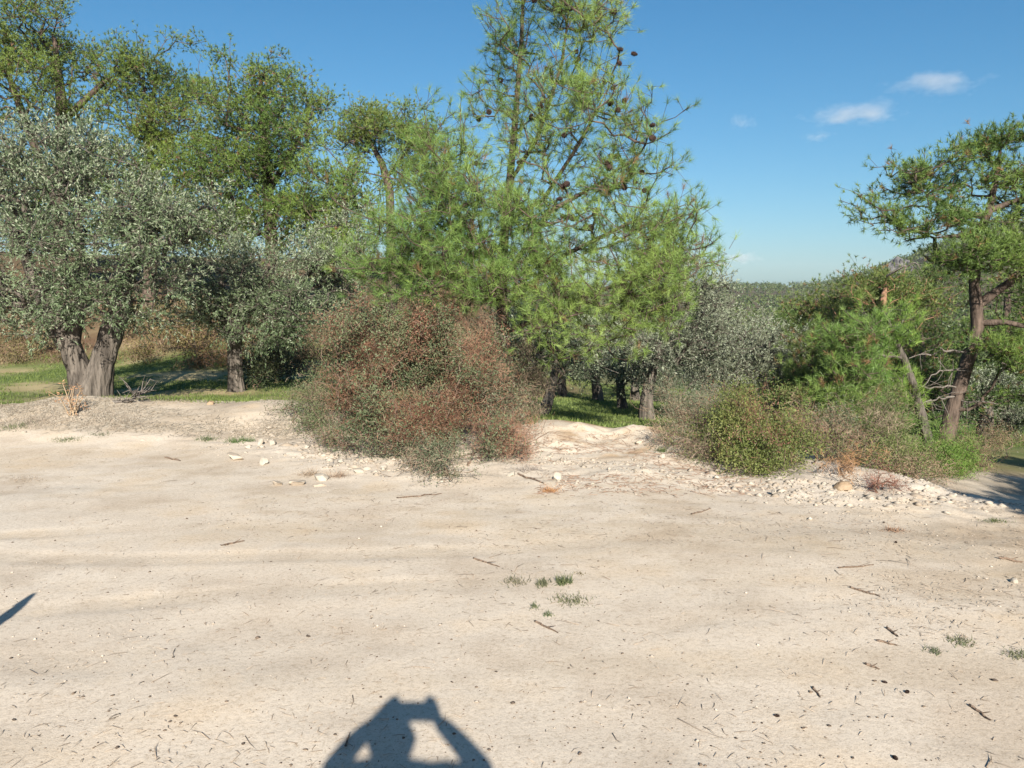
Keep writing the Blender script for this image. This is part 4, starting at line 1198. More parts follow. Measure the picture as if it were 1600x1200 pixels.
shrub('low green bush at the left foot of the big thorny shrub',
      [(482, 620, 22, 30, 8.9, 0.3), (500, 660, 34, 22, 8.6, 0.35), (540, 690, 45, 30, 8.1, 0.35), (455, 640, 18, 14, 8.9, 0.2)],
      400, leaves=34, dry=8, patch=-0.05, sd=303, group=GR, stems=6, dry_cols=TAN, c1=(0.05, 0.075, 0.03), c2=(0.12, 0.14, 0.065))
shrub('pale straw grey shrub at the foot of the big thorny one',
      [(600, 705, 45, 26, 7.5, 0.3), (680, 725, 60, 24, 7.1, 0.3), (740, 715, 40, 24, 7.2, 0.25), (700, 740, 35, 8, 6.9, 0.15)],
      360, leaves=28, dry=12, patch=0.05, sd=304, group=GR, stems=8, dry_cols=TAN, **SAGE)
shrub('bush with pale dead stalks behind the gap, under the lower left boughs of the pine',
      [(820, 600, 35, 45, 9.4, 0.4), (840, 560, 30, 25, 9.5, 0.35), (815, 640, 30, 25, 9.2, 0.3)],
      260, leaves=20, dry=16, sd=305, group=GR, stems=6, dry_cols=TAN, c1=(0.06, 0.075, 0.035), c2=(0.13, 0.14, 0.07))
shrub('brown grey bush at the right side of the gap, below the silver olives',
      [(1060, 660, 45, 30, 8.6, 0.4), (1085, 690, 45, 25, 8.0, 0.35), (1045, 690, 30, 18, 8.2, 0.3), (1110, 650, 30, 30, 8.6, 0.4)],
      480, leaves=28, dry=12, patch=0.05, sd=306, group=GR, stems=8, dry_cols=((0.22, 0.15, 0.10), (0.36, 0.28, 0.20)), **SAGE)
shrub('grey bush behind the brown grey bush, right of the gap',
      [(1060, 630, 50, 26, 10.5, 0.5), (1110, 625, 40, 30, 10.5, 0.5)],
      240, leaves=24, dry=12, sd=307, group=GR, stems=6, dry_cols=TAN, c1=(0.075, 0.09, 0.055), c2=(0.15, 0.16, 0.11), L=0.03, w=0.012)
shrub('rounded green shrub with a brown base, largest right of the gap',
      [(1185, 660, 65, 42, 7.6, 0.5), (1150, 690, 40, 40, 7.5, 0.4), (1220, 690, 45, 45, 7.4, 0.45), (1180, 715, 55, 28, 7.1, 0.35), (1200, 740, 25, 14, 6.8, 0.2), (1160, 640, 35, 28, 7.8, 0.4)],
      820, leaves=46, dry=5, patch=-0.28, sd=308, group=GR, stems=10, dry_cols=RED, L=0.027, w=0.010, c1=(0.078, 0.105, 0.026), c2=(0.18, 0.195, 0.06), brown_leaf=0.03)
shrub('dry brown shrub right of the rounded green one',
      [(1285, 670, 42, 36, 7.9, 0.4), (1300, 705, 42, 30, 7.5, 0.4), (1260, 715, 25, 24, 7.3, 0.3), (1330, 650, 30, 28, 8.2, 0.4)],
      480, leaves=26, dry=18, patch=0.2, sd=309, group=GR, stems=8, dry_cols=((0.18, 0.11, 0.07), (0.33, 0.245, 0.175)), **SAGE)
shrub('mixed green and straw shrub between the dry brown shrub and the leaning trunk',
      [(1365, 690, 38, 40, 7.9, 0.45), (1395, 718, 34, 26, 7.5, 0.4), (1345, 720, 32, 24, 7.3, 0.35), (1380, 650, 40, 30, 8.4, 0.4)],
      560, leaves=34, dry=12, patch=0.0, sd=310, group=GR, stems=8, dry_cols=TAN, c1=(0.06, 0.09, 0.025), c2=(0.14, 0.16, 0.055))
shrub('olive green scrub filling in between the brown grey bush and the rounded green shrub',
      [(1110, 700, 30, 28, 7.9, 0.3), (1130, 660, 30, 30, 8.3, 0.35), (1095, 715, 22, 14, 7.6, 0.2)],
      260, leaves=34, dry=8, patch=0.0, sd=317, group=GR, stems=5, dry_cols=TAN, c1=(0.06, 0.085, 0.03), c2=(0.14, 0.155, 0.06))
shrub('brown scrub reaching down over the rubble between the two leaning trunks',
      [(1425, 728, 28, 18, 7.8, 0.3), (1440, 715, 26, 16, 8.4, 0.35), (1410, 738, 22, 12, 7.3, 0.2)],
      300, leaves=26, dry=12, patch=0.05, sd=318, group=GR, stems=6, dry_cols=((0.22, 0.14, 0.09), (0.36, 0.27, 0.19)), c1=(0.06, 0.09, 0.025), c2=(0.14, 0.165, 0.05))
shrub('vivid green bush below the tall leaning pine trunk',
      [(1484, 708, 24, 18, 8.6, 0.3), (1462, 724, 26, 16, 8.3, 0.3), (1500, 720, 20, 14, 8.6, 0.25)],
      260, leaves=40, dry=2, sd=311, group=GR, stems=5, needly=True, L=0.06, w=0.006, c1=(0.065, 0.13, 0.02), c2=(0.14, 0.21, 0.04))
shrub('brown low brush right of the vivid green bush, above the sunken track',
      [(1520, 705, 22, 22, 9.2, 0.3), (1535, 690, 26, 14, 9.8, 0.3), (1575, 690, 30, 14, 12, 0.4)],
      200, leaves=18, dry=14, sd=312, group=GR, stems=6, dry_cols=((0.16, 0.10, 0.06), (0.28, 0.2, 0.13)), c1=(0.06, 0.08, 0.03), c2=(0.12, 0.13, 0.05))
shrub('rust brown dead twiggy clump on the rubble face at the right',
      [(1357, 755, 9, 14, 6.55, 0.10), (1383, 760, 9, 14, 6.5, 0.10), (1370, 752, 14, 8, 6.6, 0.10)],
      60, leaves=0, dry=34, dry_len=0.10, sd=313, stems=3, dry_cols=((0.14, 0.06, 0.04), (0.24, 0.11, 0.08)), clump=0.05)
shrub('orange brown sprig hanging over the rubble face',
      [(1320, 735, 12, 14, 6.9, 0.12), (1335, 725, 10, 10, 6.95, 0.1)],
      50, leaves=0, dry=26, dry_len=0.10, sd=314, stems=2, dry_cols=((0.24, 0.13, 0.065), (0.36, 0.22, 0.12)), clump=0.06)
shrub('bright green young pine seedling in front of the leaning slim trunk',
      [(1395, 680, 30, 36, 9.6, 0.35), (1380, 650, 24, 26, 9.8, 0.3)],
      130, leaves=40, dry=0, sd=315, stems=3, needly=True, L=0.11, w=0.005, c1=(0.075, 0.13, 0.025), c2=(0.15, 0.21, 0.045), cat='seedling', name='pine_seedling')
shrub('green scrub behind the dry brown shrub, at the edge of the wood',
      [(1270, 625, 40, 30, 12, 0.6), (1320, 620, 40, 30, 12, 0.6), (1240, 635, 30, 24, 11.5, 0.5)],
      260, leaves=34, dry=4, sd=316, group=GR, stems=6, L=0.04, w=0.016, c1=(0.06, 0.095, 0.025), c2=(0.135, 0.165, 0.05))

# ------------------------------------------------------------------ grass
def blades(P, h, w, c1, c2, name, label, lean=0.35, jit=0.5):
    n = len(P)
    hh = h * RNG.uniform(0.5, 1.3, (n, 1))
    d = norm(RNG.normal(size=(n, 3)) * np.array([lean, lean, 0.1]) + UP)
    s = norm(np.cross(d, RNG.normal(size=(n, 3)))) * w / 2
    V = np.stack([P - s, P + s, P + d * hh], 1).reshape(-1, 3)
    col = blend(c1, c2, RNG.uniform(0, 1, n)) * RNG.uniform(0.8, 1.15, (n, 1))
    o = mk(name, V, np.arange(len(V)).reshape(-1, 3), M['grass'], tint=np.repeat(col, 3, 0))
    return o


seed(41)
n = 70000
x = RNG.uniform(-12, 0.5, n); y = RNG.uniform(9.9, 20, n)
m = (fbm2(x * 0.7, y * 0.7, 31, 4) + 0.4 * fbm2(x * 2.3, y * 2.3, 32, 4) + RNG.normal(0, 0.15, n) > -0.08) & (y < 18.9 + fbm2(x, y, 9, 2))
x, y = x[m], y[m]
o = blades(np.c_[x, y, H(x, y) - 0.01], 0.055, 0.016, (0.095, 0.14, 0.033), (0.19, 0.235, 0.065), 'grass', '')
tag(o, 'short green grass under the left olives', 'grass', kind='stuff')
n = 46000
x = RNG.uniform(-16, 1, n); y = RNG.uniform(17.8, 27, n)
m = RNG.uniform(0, 1, n) < ss(-0.3, 0.4, fbm2(x * 0.8, y * 0.8, 71, 4))
x, y = x[m], y[m]
o = blades(np.c_[x, y, H(x, y) - 0.01], 0.14, 0.035, (0.09, 0.065, 0.038), (0.24, 0.18, 0.105), 'dry_grass', '', 0.7)
tag(o, 'dry tawny grass and litter on the red slope at the left', 'grass', kind='stuff')
n = 52000
x = RNG.uniform(0, 7, n); y = RNG.uniform(9.4, 32, n)
m = (np.abs(x - y * 0.11) < 0.16 * y + 1)
x, y = x[m], y[m]
o = blades(np.c_[x, y, H(x, y) - 0.01], 0.06, 0.022, (0.10, 0.15, 0.035), (0.20, 0.245, 0.075), 'grass', '')
tag(o, 'shaded green grass beyond the gap in the bank', 'grass', kind='stuff')
n = 24000
x = RNG.uniform(8, 20, n); y = RNG.uniform(15, 26, n)
o = blades(np.c_[x, y, H(x, y) - 0.01], 0.10, 0.03, (0.07, 0.125, 0.03), (0.14, 0.20, 0.05), 'grass', '')
tag(o, 'green grass below the grey olive at the right edge', 'grass', kind='stuff')


def tuft(px, py, spread_px, n, h, label, c1=(0.05, 0.09, 0.03), c2=(0.13, 0.17, 0.06), group=None, lean=0.6, w=0.005, name='grass_tuft', cat='grass tuft', sy=0.35):
    c = ground_at(px, py); s = spread_px * c[1] / FPX
    P = np.c_[c[0] + RNG.normal(0, s * 0.5, n), c[1] + RNG.normal(0, s * sy + 0.01, n)]
    P = np.c_[P, H(P[:, 0], P[:, 1]) - 0.004]
    o = blades(P - c, h, w, c1, c2, name, '', lean)
    o.location = tuple(c)
    return tag(o, label, cat, group, 'stuff' if spread_px >= 12 else None)


GT = 'grass tufts on the dirt yard'
tuft(880, 912, 11, 130, 0.055, 'greenest grass tuft in the middle of the dirt yard', (0.06, 0.085, 0.035), (0.16, 0.175, 0.08), group=GT)
tuft(848, 915, 11, 150, 0.04, 'thin olive grass tuft just left of the greenest tuft', (0.10, 0.11, 0.06), (0.2, 0.2, 0.12), group=GT)
tuft(805, 911, 20, 150, 0.032, 'straggly dull grass patch left of the other tufts in the yard', (0.12, 0.12, 0.07), (0.22, 0.2, 0.13), group=GT)
tuft(893, 940, 32, 260, 0.028, 'low flat grass patch just in front of the greenest tuft', (0.11, 0.12, 0.06), (0.2, 0.2, 0.11), group=GT)
tuft(834, 950, 8, 50, 0.03, 'small round grass tuft below the straggly patch', (0.08, 0.11, 0.05), (0.17, 0.18, 0.09), group=GT)
tuft(856, 962, 8, 50, 0.025, 'small grass tuft nearest the photographer in the yard', (0.06, 0.10, 0.04), (0.15, 0.17, 0.08), group=GT)
tuft(905, 898, 10, 30, 0.025, 'sparse dry grass sprig above the greenest tuft', (0.14, 0.12, 0.07), (0.24, 0.2, 0.12), group=GT)
GB = 'weeds at the foot of the left bank'
tuft(375, 690, 22, 240, 0.07, 'bright green weed patch at the bank foot, just left of the white stones', (0.06, 0.11, 0.035), (0.14, 0.19, 0.07), group=GB, sy=0.2)
tuft(325, 688, 16, 140, 0.06, 'green weed patch left of the bright weed patch by the white stones', (0.07, 0.11, 0.04), (0.15, 0.18, 0.08), group=GB, sy=0.2)
tuft(105, 688, 24, 160, 0.05, 'green weed patch below the dry thistle', (0.08, 0.12, 0.05), (0.18, 0.19, 0.09), group=GB, sy=0.2)
tuft(25, 668, 22, 160, 0.06, 'green weed patch at the left edge on the bank', (0.08, 0.12, 0.04), (0.17, 0.19, 0.08), group=GB, sy=0.2)
tuft(155, 680, 18, 90, 0.05, 'greyish weed patch on the bank right of the dry thistle', (0.1, 0.12, 0.07), (0.2, 0.2, 0.13), group=GB, sy=0.2)
GC = 'weeds by the broken ground on the right'
tuft(1500, 1005, 22, 130, 0.028, 'low green weeds on the right of the dirt yard', (0.08, 0.10, 0.05), (0.18, 0.19, 0.10), group=GC)
tuft(1460, 1020, 12, 80, 0.026, 'small weed tuft left of the low green weeds at the right', (0.07, 0.09, 0.05), (0.15, 0.17, 0.09), group=GC)
tuft(1585, 1025, 20, 120, 0.028, 'weed patch at the right edge of the dirt yard', (0.08, 0.10, 0.05), (0.18, 0.18, 0.10), group=GC)
tuft(1555, 815, 26, 150, 0.03, 'grass strip at the edge of the shadow on the right', (0.08, 0.11, 0.04), (0.17, 0.18, 0.08), group=GC, sy=0.15)
tuft(1035, 705, 12, 120, 0.06, 'green weeds among the stones right of the gap', (0.07, 0.11, 0.04), (0.15, 0.18, 0.07), group=GC)
tuft(830, 662, 12, 140, 0.10, 'green grass clump at the left shoulder of the gap', (0.07, 0.11, 0.035), (0.16, 0.2, 0.07), group=GC)
tuft(700, 745, 26, 140, 0.05, 'green grass fringe below the big thorny shrub', (0.06, 0.10, 0.04), (0.14, 0.17, 0.07), group=GC, sy=0.1)

# ------------------------------------------------------------------ loose stuff on the ground
def litter(name, P, L, w, c1, c2, label, lift=0.002, arch=0.0):
    """Thin sticks lying on the ground (two crossed slivers each, so that they have a body)."""
    n = len(P)
    a = RNG.uniform(0, np.pi * 2, n)
    l = (L * np.exp(RNG.normal(0, 0.45, n)))[:, None]
    d = np.c_[np.cos(a), np.sin(a), np.zeros(n)]
    pz = P.copy(); pz[:, 2] += lift
    q = pz + d * l; q[:, 2] = H(q[:, 0], q[:, 1]) + lift + np.abs(RNG.normal(0, 0.004, n))
    md = (pz + q) / 2 + np.c_[RNG.normal(0, 1, (n, 2)) * l * 0.07, np.zeros(n)]
    md[:, 2] = H(md[:, 0], md[:, 1]) + lift + w * 0.5 + np.abs(RNG.normal(0, 0.003, n))
    s = np.c_[-np.sin(a), np.cos(a), np.zeros(n)] * w / 2
    u = np.zeros((n, 3)); u[:, 2] = w * 0.7
    V = np.stack([pz - s, pz + s, pz + u, md - s, md + s, md + u, q], 1).reshape(-1, 3)
    b = np.arange(n)[:, None] * 7
    F4 = np.concatenate([b + np.array(k) for k in ((0, 2, 5, 3), (2, 1, 4, 5))])
    F3 = np.concatenate([b + np.array(k) for k in ((3, 5, 6), (5, 4, 6), (0, 1, 2))])
    col = blend(c1, c2, RNG.uniform(0, 1, n))
    o = mk(name, V, [F4, F3], M['dry'], tint=np.repeat(col, 7, 0))
    return tag(o, label, 'litter', kind='stuff')


seed(51)
P = ground_many(16000, -60, 1660, 700, 1210)
f = P[:, 1] - foot(P[:, 0])
dn = fbm2(P[:, 0] * 1.2, P[:, 1] * 2.0, 61, 4)
pr = 0.03 + 0.12 * ss(-0.1, 0.4, dn) + 0.75 * ss(-3.2, -1.4, f) * ss(-0.35, 0.3, dn) + 0.5 * ss(1.5, 3.0, P[:, 0]) * ss(-0.3, 0.3, dn)
P = P[RNG.uniform(0, 1, len(P)) < pr * (f < 0.5)]
litter('needle_litter', P, 0.036, 0.0026, (0.20, 0.155, 0.115), (0.38, 0.31, 0.24), 'scattered dry pine needles and twiglets on the pale dirt')
P = ground_many(900, -60, 1660, 740, 1210)
f = P[:, 1] - foot(P[:, 0])
dn = fbm2(P[:, 0] * 1.1, P[:, 1] * 1.8, 67, 4)
P = P[RNG.uniform(0, 1, len(P)) < (0.08 * ss(-0.1, 0.3, dn) + 0.9 * ss(-2.8, -1.4, f) * ss(-0.25, 0.3, dn)) * (f < 0.3)]
litter('twig_litter', P, 0.085, 0.0038, (0.18, 0.14, 0.105), (0.36, 0.29, 0.225), 'broken thin twigs strewn across the dirt yard')
x = RNG.uniform(-9, -1.6, 17000); y = RNG.uniform(8.3, 10.2, 17000)
m = RNG.uniform(0, 1, len(x)) < ss(-0.5, 0.3, fbm2(x * 1.3, y * 1.3, 62, 3)) * ss(0.1, 0.5, y - foot(x))
P = np.c_[x, y, H(x, y)][m]
litter('dead_grass', P, 0.07, 0.005, (0.20, 0.17, 0.13), (0.42, 0.37, 0.30), 'grey dead stems and clippings covering the left bank')
x = RNG.uniform(-9, -1.7, 15000); y = RNG.uniform(8.4, 10.1, 15000)
m = RNG.uniform(0, 1, len(x)) < ss(-0.35, 0.35, fbm2(x * 1.1, y * 1.6, 68, 3)) * ss(0.15, 0.5, y - foot(x))
x, y = x[m], y[m]
o = blades(np.c_[x, y, H(x, y) - 0.01], 0.075, 0.006, (0.17, 0.14, 0.10), (0.38, 0.32, 0.24), 'dead_weeds', '', 1.1)
tag(o, 'grey dead weed stalks standing on the left bank', 'weeds', kind='stuff')
x = RNG.uniform(0.2, 2.2, 3000); y = RNG.uniform(6.0, 8.8, 3000)
P = np.c_[x, y, H(x, y)][RNG.uniform(0, 1, 3000) < ss(-0.3, 0.4, fbm2(x * 2, y * 2, 63, 3))]
litter('needle_litter', P, 0.07, 0.004, (0.20, 0.12, 0.08), (0.36, 0.25, 0.18), 'brown needle litter on the earth ramp at the gap')


def pebbles(name, P, size, c1, c2, label, sink=0.3):
    """Little angular stones (jittered octahedra with a belt)."""
    n = len(P)
    B = np.array([(1, 0, 0.1), (0.5, 0.85, -0.1), (-0.5, 0.8, 0.12), (-1, 0, -0.05), (-0.5, -0.85, 0.1), (0.5, -0.8, -0.1), (0.1, 0.05, 0.75), (0, 0, -0.7)])
    F = np.array([(i, (i + 1) % 6, 6) for i in range(6)] + [((i + 1) % 6, i, 7) for i in range(6)])
    s = size * np.exp(RNG.normal(0, 0.45, n)); a = RNG.uniform(0, 6.28, n)
    V = B[None] * (1 + RNG.normal(0, 0.2, (n, 8, 3))) * np.stack([s, s * RNG.uniform(0.6, 1, n), s * RNG.uniform(0.45, 0.85, n)], 1)[:, None]
    c, sn = np.cos(a)[:, None], np.sin(a)[:, None]
    V = np.stack([V[..., 0] * c - V[..., 1] * sn, V[..., 0] * sn + V[..., 1] * c, V[..., 2]], -1) + P[:, None]
    V[..., 2] += (s * sink)[:, None]
    FF = (np.arange(n)[:, None, None] * 8 + F[None]).reshape(-1, 3)
    col = blend(c1, c2, RNG.uniform(0, 1, n))
    o = mk(name, V.reshape(-1, 3), FF, M['pebble'], tint=np.repeat(col, 8, 0))
    return tag(o, label, 'gravel', kind='stuff')


seed(52)
P = ground_many(9000, -60, 1660, 690, 1210)
f = P[:, 1] - foot(P[:, 0]); dn = fbm2(P[:, 0] * 1.5, P[:, 1] * 1.5, 64, 4)
P = P[RNG.uniform(0, 1, len(P)) < (0.06 + 0.5 * ss(0.0, 0.5, dn) + 0.5 * ss(1.8, 3.2, P[:, 0])) * ss(2.2, 4.5, P[:, 1])]
pebbles('gravel', P, 0.0048, (0.28, 0.235, 0.19), (0.45, 0.40, 0.34), 'small pale gravel scattered over the dirt yard')
x = RNG.uniform(-3.2, 6.2, 9000); y = foot(x) + RNG.normal(0.45, 0.45, 9000)
m = RNG.uniform(0, 1, 9000) < 0.75 * rubble_mask(x, y) * ss(-0.3, 0.4, fbm2(x * 1.6, y * 2.2, 66, 3))
P = np.c_[x, y, H(x, y)][m]
pebbles('rubble', P, 0.014, (0.25, 0.21, 0.165), (0.39, 0.34, 0.28), 'crumbled pale limestone rubble along the foot of the bank', 0.05)
x = RNG.uniform(-3.0, 4.3, 420); y = foot(x) + RNG.normal(0.35, 0.28, 420)
m = (RNG.uniform(0, 1, 420) < 0.8 * rubble_mask(x, y)) & ((x < -0.8) | (x > 1.6))
P = np.c_[x, y, H(x, y)][m]
pebbles('rubble', P, 0.030, (0.26, 0.21, 0.16), (0.40, 0.35, 0.285), 'larger broken limestone lumps in the face of the bank', 0.0)
P = ground_many(1500, 0, 1600, 740, 1200)
pebbles('dark_grit', P, 0.0034, (0.07, 0.055, 0.045), (0.16, 0.12, 0.09), 'tiny dark seeds and droppings dotted on the pale dirt', 0.3)

# single stones (name by what they look like and where they lie)
SG = 'stones along the bank foot'


def stone(px, py, wpx, hpx, label, mat='limestone', sd=1, group=None, cut=5, rough=0.10, depth=None, flat=1.0, name='stone'):
    c = ground_at(px, py + hpx * 0.4); s = c[1] / FPX
    w = wpx * s / 2; h = hpx * s / 2
    V, F = blob(3, w, w * 0.8, h * flat, rough * 0.9, sd, 2.6, cut + 7)
    o = mk(name, V, F, M[mat], loc=c + np.array([0, w * 0.5, h * 0.45]))
    o.rotation_euler = (0, 0, (sd * 1.7) % 1.2 - 0.6)
    return tag(o, label, 'stone', group)


ST = [
    (405, 690, 14, 16, 'small upright white stone, leftmost of the trio beside the bright weeds'), (424, 690, 18, 16, 'middle white stone of the trio beside the bright weeds'),
    (387, 698, 12, 9, 'little round stone at the lower left of the white trio'), (413, 718, 18, 22, 'very white pointed stone half buried in the bank below the trio'),
    (478, 697, 18, 12, 'pale stone at the tip of the grey brush right of the white trio'), (500, 745, 30, 20, 'largest white lump in the rubble below the low green bush'),
    (598, 728, 20, 18, 'square cream stone against the lower left of the straw tuft shrub'), (560, 735, 22, 14, 'flat cream stone left of the square cream stone'),
    (530, 720, 20, 12, 'pale stone high in the rubble above the largest white lump'), (870, 744, 24, 18, 'cream block standing at the foot of the earth ramp'),
    (800, 740, 20, 14, 'pale stone between the big shrub and the earth ramp'), (952, 731, 10, 8, 'small white stone on the earth ramp'),
    (1028, 700, 14, 10, 'white stone among the weeds right of the gap'), (1037, 713, 14, 10, 'tan stone just below the white stone among the weeds'),
    (1211, 767, 20, 16, 'square pale stone with a dark hollow at its left under the green shrub'), (1178, 765, 12, 10, 'small cream stone left of the square pale stone'),
    (36, 674, 12, 9, 'lone white stone on the left bank near the picture edge'), (222, 687, 12, 9, 'white stone at the bank foot below the fallen grey branch'),
    (1588, 908, 18, 14, 'pale angular stone with a dark shadow at the right edge of the yard'), (1320, 842, 8, 7, 'single small white stone lying in the yard right of centre'),
    (860, 712, 14, 9, 'small cream stone on the left slope of the ramp'), (1120, 745, 14, 9, 'pale stone on the gravel slope below the brown grey bush'),
    (690, 752, 14, 8, 'flat pale stone below the green grass fringe'), (1490, 772, 14, 10, 'pale stone by the tip of the shadow on the right'),
]
for i, (px, py, w_, h_, lab) in enumerate(ST): stone(px, py, w_, h_, lab, sd=400 + i, group=SG)
stone(365, 712, 34, 20, 'tan slanted rock with a black hollow on its right end', 'clay', 431, SG, 4, 0.08)
stone(430, 754, 30, 14, 'flat clay slab, leftmost of the three cracked slabs', 'clay', 432, SG, 6, 0.05, name='clay_slab')
stone(462, 754, 36, 16, 'flat clay slab in the middle of the three cracked slabs', 'clay', 433, SG, 6, 0.05, name='clay_slab')
stone(500, 758, 26, 10, 'thin clay slab, right of the three cracked slabs', 'clay', 434, SG, 6, 0.05, name='clay_slab')
stone(1322, 757, 34, 26, 'cracked orange sandstone boulder in the rubble face', 'sandstone', 435, SG, 8, 0.12)
stone(1300, 768, 22, 12, 'cream stone at the left foot of the orange boulder', 'limestone', 436, SG)
stone(868, 690, 22, 12, 'pale clod on the left slope of the earth ramp', 'clay', 437, None, 9, 0.25, name='earth_clod')
stone(328, 628, 14, 12, 'brown stone lying at the near edge of the shaded grass', 'sandstone', 438, None, 4)
stone(1000, 690, 20, 10, 'pale clod on the right shoulder of the gap', 'clay', 439, None, 9, 0.30, name='earth_clod')


# ------------------------------------------------------------------ single sticks, dead branch, thistle, cones
def stick(px, py, px2, py2, r, label, sd=0, name='twig', group='single sticks on the dirt yard', mat='stem'):
    rg = np.random.default_rng(sd)
    a = ground_at(px, py); b = ground_at(px2, py2)
    n = 7; t = np.linspace(0, 1, n)[:, None]
    Q = a + (b - a) * t; L = np.linalg.norm(b - a)
    Q[1:-1, :2] += rg.normal(0, 0.025 * L, (n - 2, 2)); Q[:, 2] = H(Q[:, 0], Q[:, 1]) + r * 0.8
    V, F = tubes(Q - a, np.arange(-1, n - 1), np.linspace(r, r * 0.45, n), 6)
    s0 = Q[3] - a; e0 = s0 + (b - a) * 0.25 + np.array([0.1 * L, 0, 0.02])
    V2, F2 = tubes(np.array([s0, e0]), np.array([-1, 0]), np.array([r * 0.5, r * 0.2]), 5)
    V, F = join([(V, F), (V2, F2)])
    o = mk(name, V, F, M[mat], loc=a, smooth=True)
    return tag(o, label, 'twig', group)


for i, (a, b, c, d, r, lab) in enumerate([
    (1515, 1104, 1548, 1128, 0.006, 'straight dark stick near the lower right corner'), (1270, 1076, 1282, 1092, 0.005, 'short dark stub of wood left of the pine cone'),
    (1310, 888, 1365, 884, 0.006, 'forked grey twig lying on the yard right of centre'), (1328, 920, 1375, 933, 0.006, 'long thin brown stick below the forked grey twig'),
    (740, 873, 780, 887, 0.006, 'thin curved twig above the grass tufts'), (836, 972, 872, 990, 0.006, 'curved twig just below the grass tufts'),
    (1386, 984, 1403, 996, 0.007, 'dark stick left of the low green weeds'), (1370, 1002, 1402, 1010, 0.006, 'brown stick lying below the dark stick near the weeds'),
    (345, 855, 382, 846, 0.007, 'grey stick on the left side of the yard'), (258, 716, 282, 722, 0.010, 'reddish stick at the foot of the left bank'),
    (810, 742, 850, 757, 0.010, 'dark stick leaning on stones left of the ramp'), (1352, 1040, 1374, 1048, 0.006, 'thin stick above the pine cone'),
    (1560, 874, 1598, 880, 0.010, 'thick dark stick at the right edge of the yard'), (540, 1170, 545, 1150, 0.005, 'short twig left of the photographer shadow'),
    (1080, 804, 1110, 796, 0.006, 'crooked twig in the scuffed band in the middle'), (620, 780, 690, 772, 0.007, 'long twig in the scuffed band below the big shrub'),
]): stick(a, b, c, d, r, lab, 500 + i)

# fallen grey branch on the grass by the thick olive
seed(61)
c = ground_at(178, 636)
Q = [(178, 636, 0.025), (205, 630, 0.022), (214, 618, 0.017), (222, 612, 0.012)]
pp = []
pts = np.array([at(px, py, c[1] + 0.15 + 0.1 * i) for i, (px, py, r) in enumerate(Q)])
pts[:, 2] = np.maximum(pts[:, 2], H(pts[:, 0], pts[:, 1]) + 0.02)
rr = np.array([q[2] for q in Q])
pp.append(tubes(pts, np.array([-1, 0, 1, 2]), rr, 7))
for i in range(26):
    k = RNG.integers(1, 4); a = pts[k] + (pts[k] - pts[k - 1]) * RNG.uniform(-0.8, 0)
    d1 = norm(RNG.normal(size=3) * np.array([1, 0.5, 0.5]) + np.array([0.3, 0, 0.35])); b = a + d1 * RNG.uniform(0.08, 0.22)
    e = b + norm(d1 + 0.6 * RNG.normal(size=3)) * RNG.uniform(0.06, 0.16)
    for v in (b, e): v[2] = max(v[2], Hs(v[0], v[1]) + 0.01)
    pp.append(tubes(np.array([a, b, e]), np.array([-1, 0, 1]), np.array([0.009, 0.006, 0.002]), 5))
V, F = join(pp)
o = mk('fallen_branch', V - pts[0], F, M['dead'], loc=pts[0], smooth=True)
tag(o, 'bare grey fallen branch at the edge of the shaded grass', 'branch')

# dry thistle before the thick olive trunk
seed(62)
c = ground_at(112, 650)
pp = []; hv = []
for i in range(7):
    d1 = norm(np.array([RNG.normal(0, 0.25), RNG.normal(0, 0.2), 1])); a = np.array([RNG.normal(0, 0.02), RNG.normal(0, 0.02), -0.02]); b = a + d1 * RNG.uniform(0.2, 0.3)
    e = b + norm(d1 + 0.3 * RNG.normal(size=3)) * 0.15
    pp.append(tubes(np.array([a, b, e]), np.array([-1, 0, 1]), np.array([0.008, 0.006, 0.004]), 5))
    hv.append(e)
    for j in range(4):
        s = a + (b - a) * RNG.uniform(0.3, 1); f = s + norm(RNG.normal(size=3) + np.array([0, 0, 0.6])) * RNG.uniform(0.06, 0.14)
        pp.append(tubes(np.array([s, f]), np.array([-1, 0]), np.array([0.004, 0.002]), 4)); hv.append(f)
V, F = join(pp)
M['straw'] = plain_mat('straw_stalks', (0.33, 0.245, 0.16), 0.9, 0.1)
M['rust'] = plain_mat('withered_leaves', (0.36, 0.21, 0.12), 0.9, 0.1)
root = empty('thistle', c, 'withered tan thistle standing on the bank before the fluted olive trunk', 'thistle')
mk('stems', V, F, M['straw'], root)
hv = np.array(hv)
V, F = leaf_mesh(np.repeat(hv, 5, 0) + RNG.normal(0, 0.015, (len(hv) * 5, 3)), norm(RNG.normal(size=(len(hv) * 5, 3))), 0.04, 0.012)
tag(mk('withered_leaves', V, F, M['rust'], root), kind='stuff')


def dead_clump(px, py, wpx, n, L, label, cols, sd, name='dead_weed'):
    seed(sd)
    c = ground_at(px, py); s = wpx * c[1] / FPX / 2
    P = np.c_[RNG.normal(0, s * 0.5, n), RNG.normal(0, s * 0.35, n), np.zeros(n)]
    P[:, 2] = H(P[:, 0] + c[0], P[:, 1] + c[1]) - c[2]
    D = norm(RNG.normal(size=(n, 3)) * np.array([1, 1, 0.3]) + 0.5 * UP)
    l = L * RNG.uniform(0.4, 1.2, (n, 1)); side = norm(np.cross(D, RNG.normal(size=(n, 3)))) * 0.002
    V = np.stack([P - side, P + side, P + D * l], 1).reshape(-1, 3)
    V[:, 2] = np.maximum(V[:, 2], H(V[:, 0] + c[0], V[:, 1] + c[1]) - c[2])
    o = mk(name, V, np.arange(3 * n).reshape(-1, 3), M['dry'], tint=np.repeat(blend(cols[0], cols[1], RNG.uniform(0, 1, n)), 3, 0), loc=c)
    return tag(o, label, 'weed', 'dead weeds on the ground', 'stuff' if wpx > 32 else None)


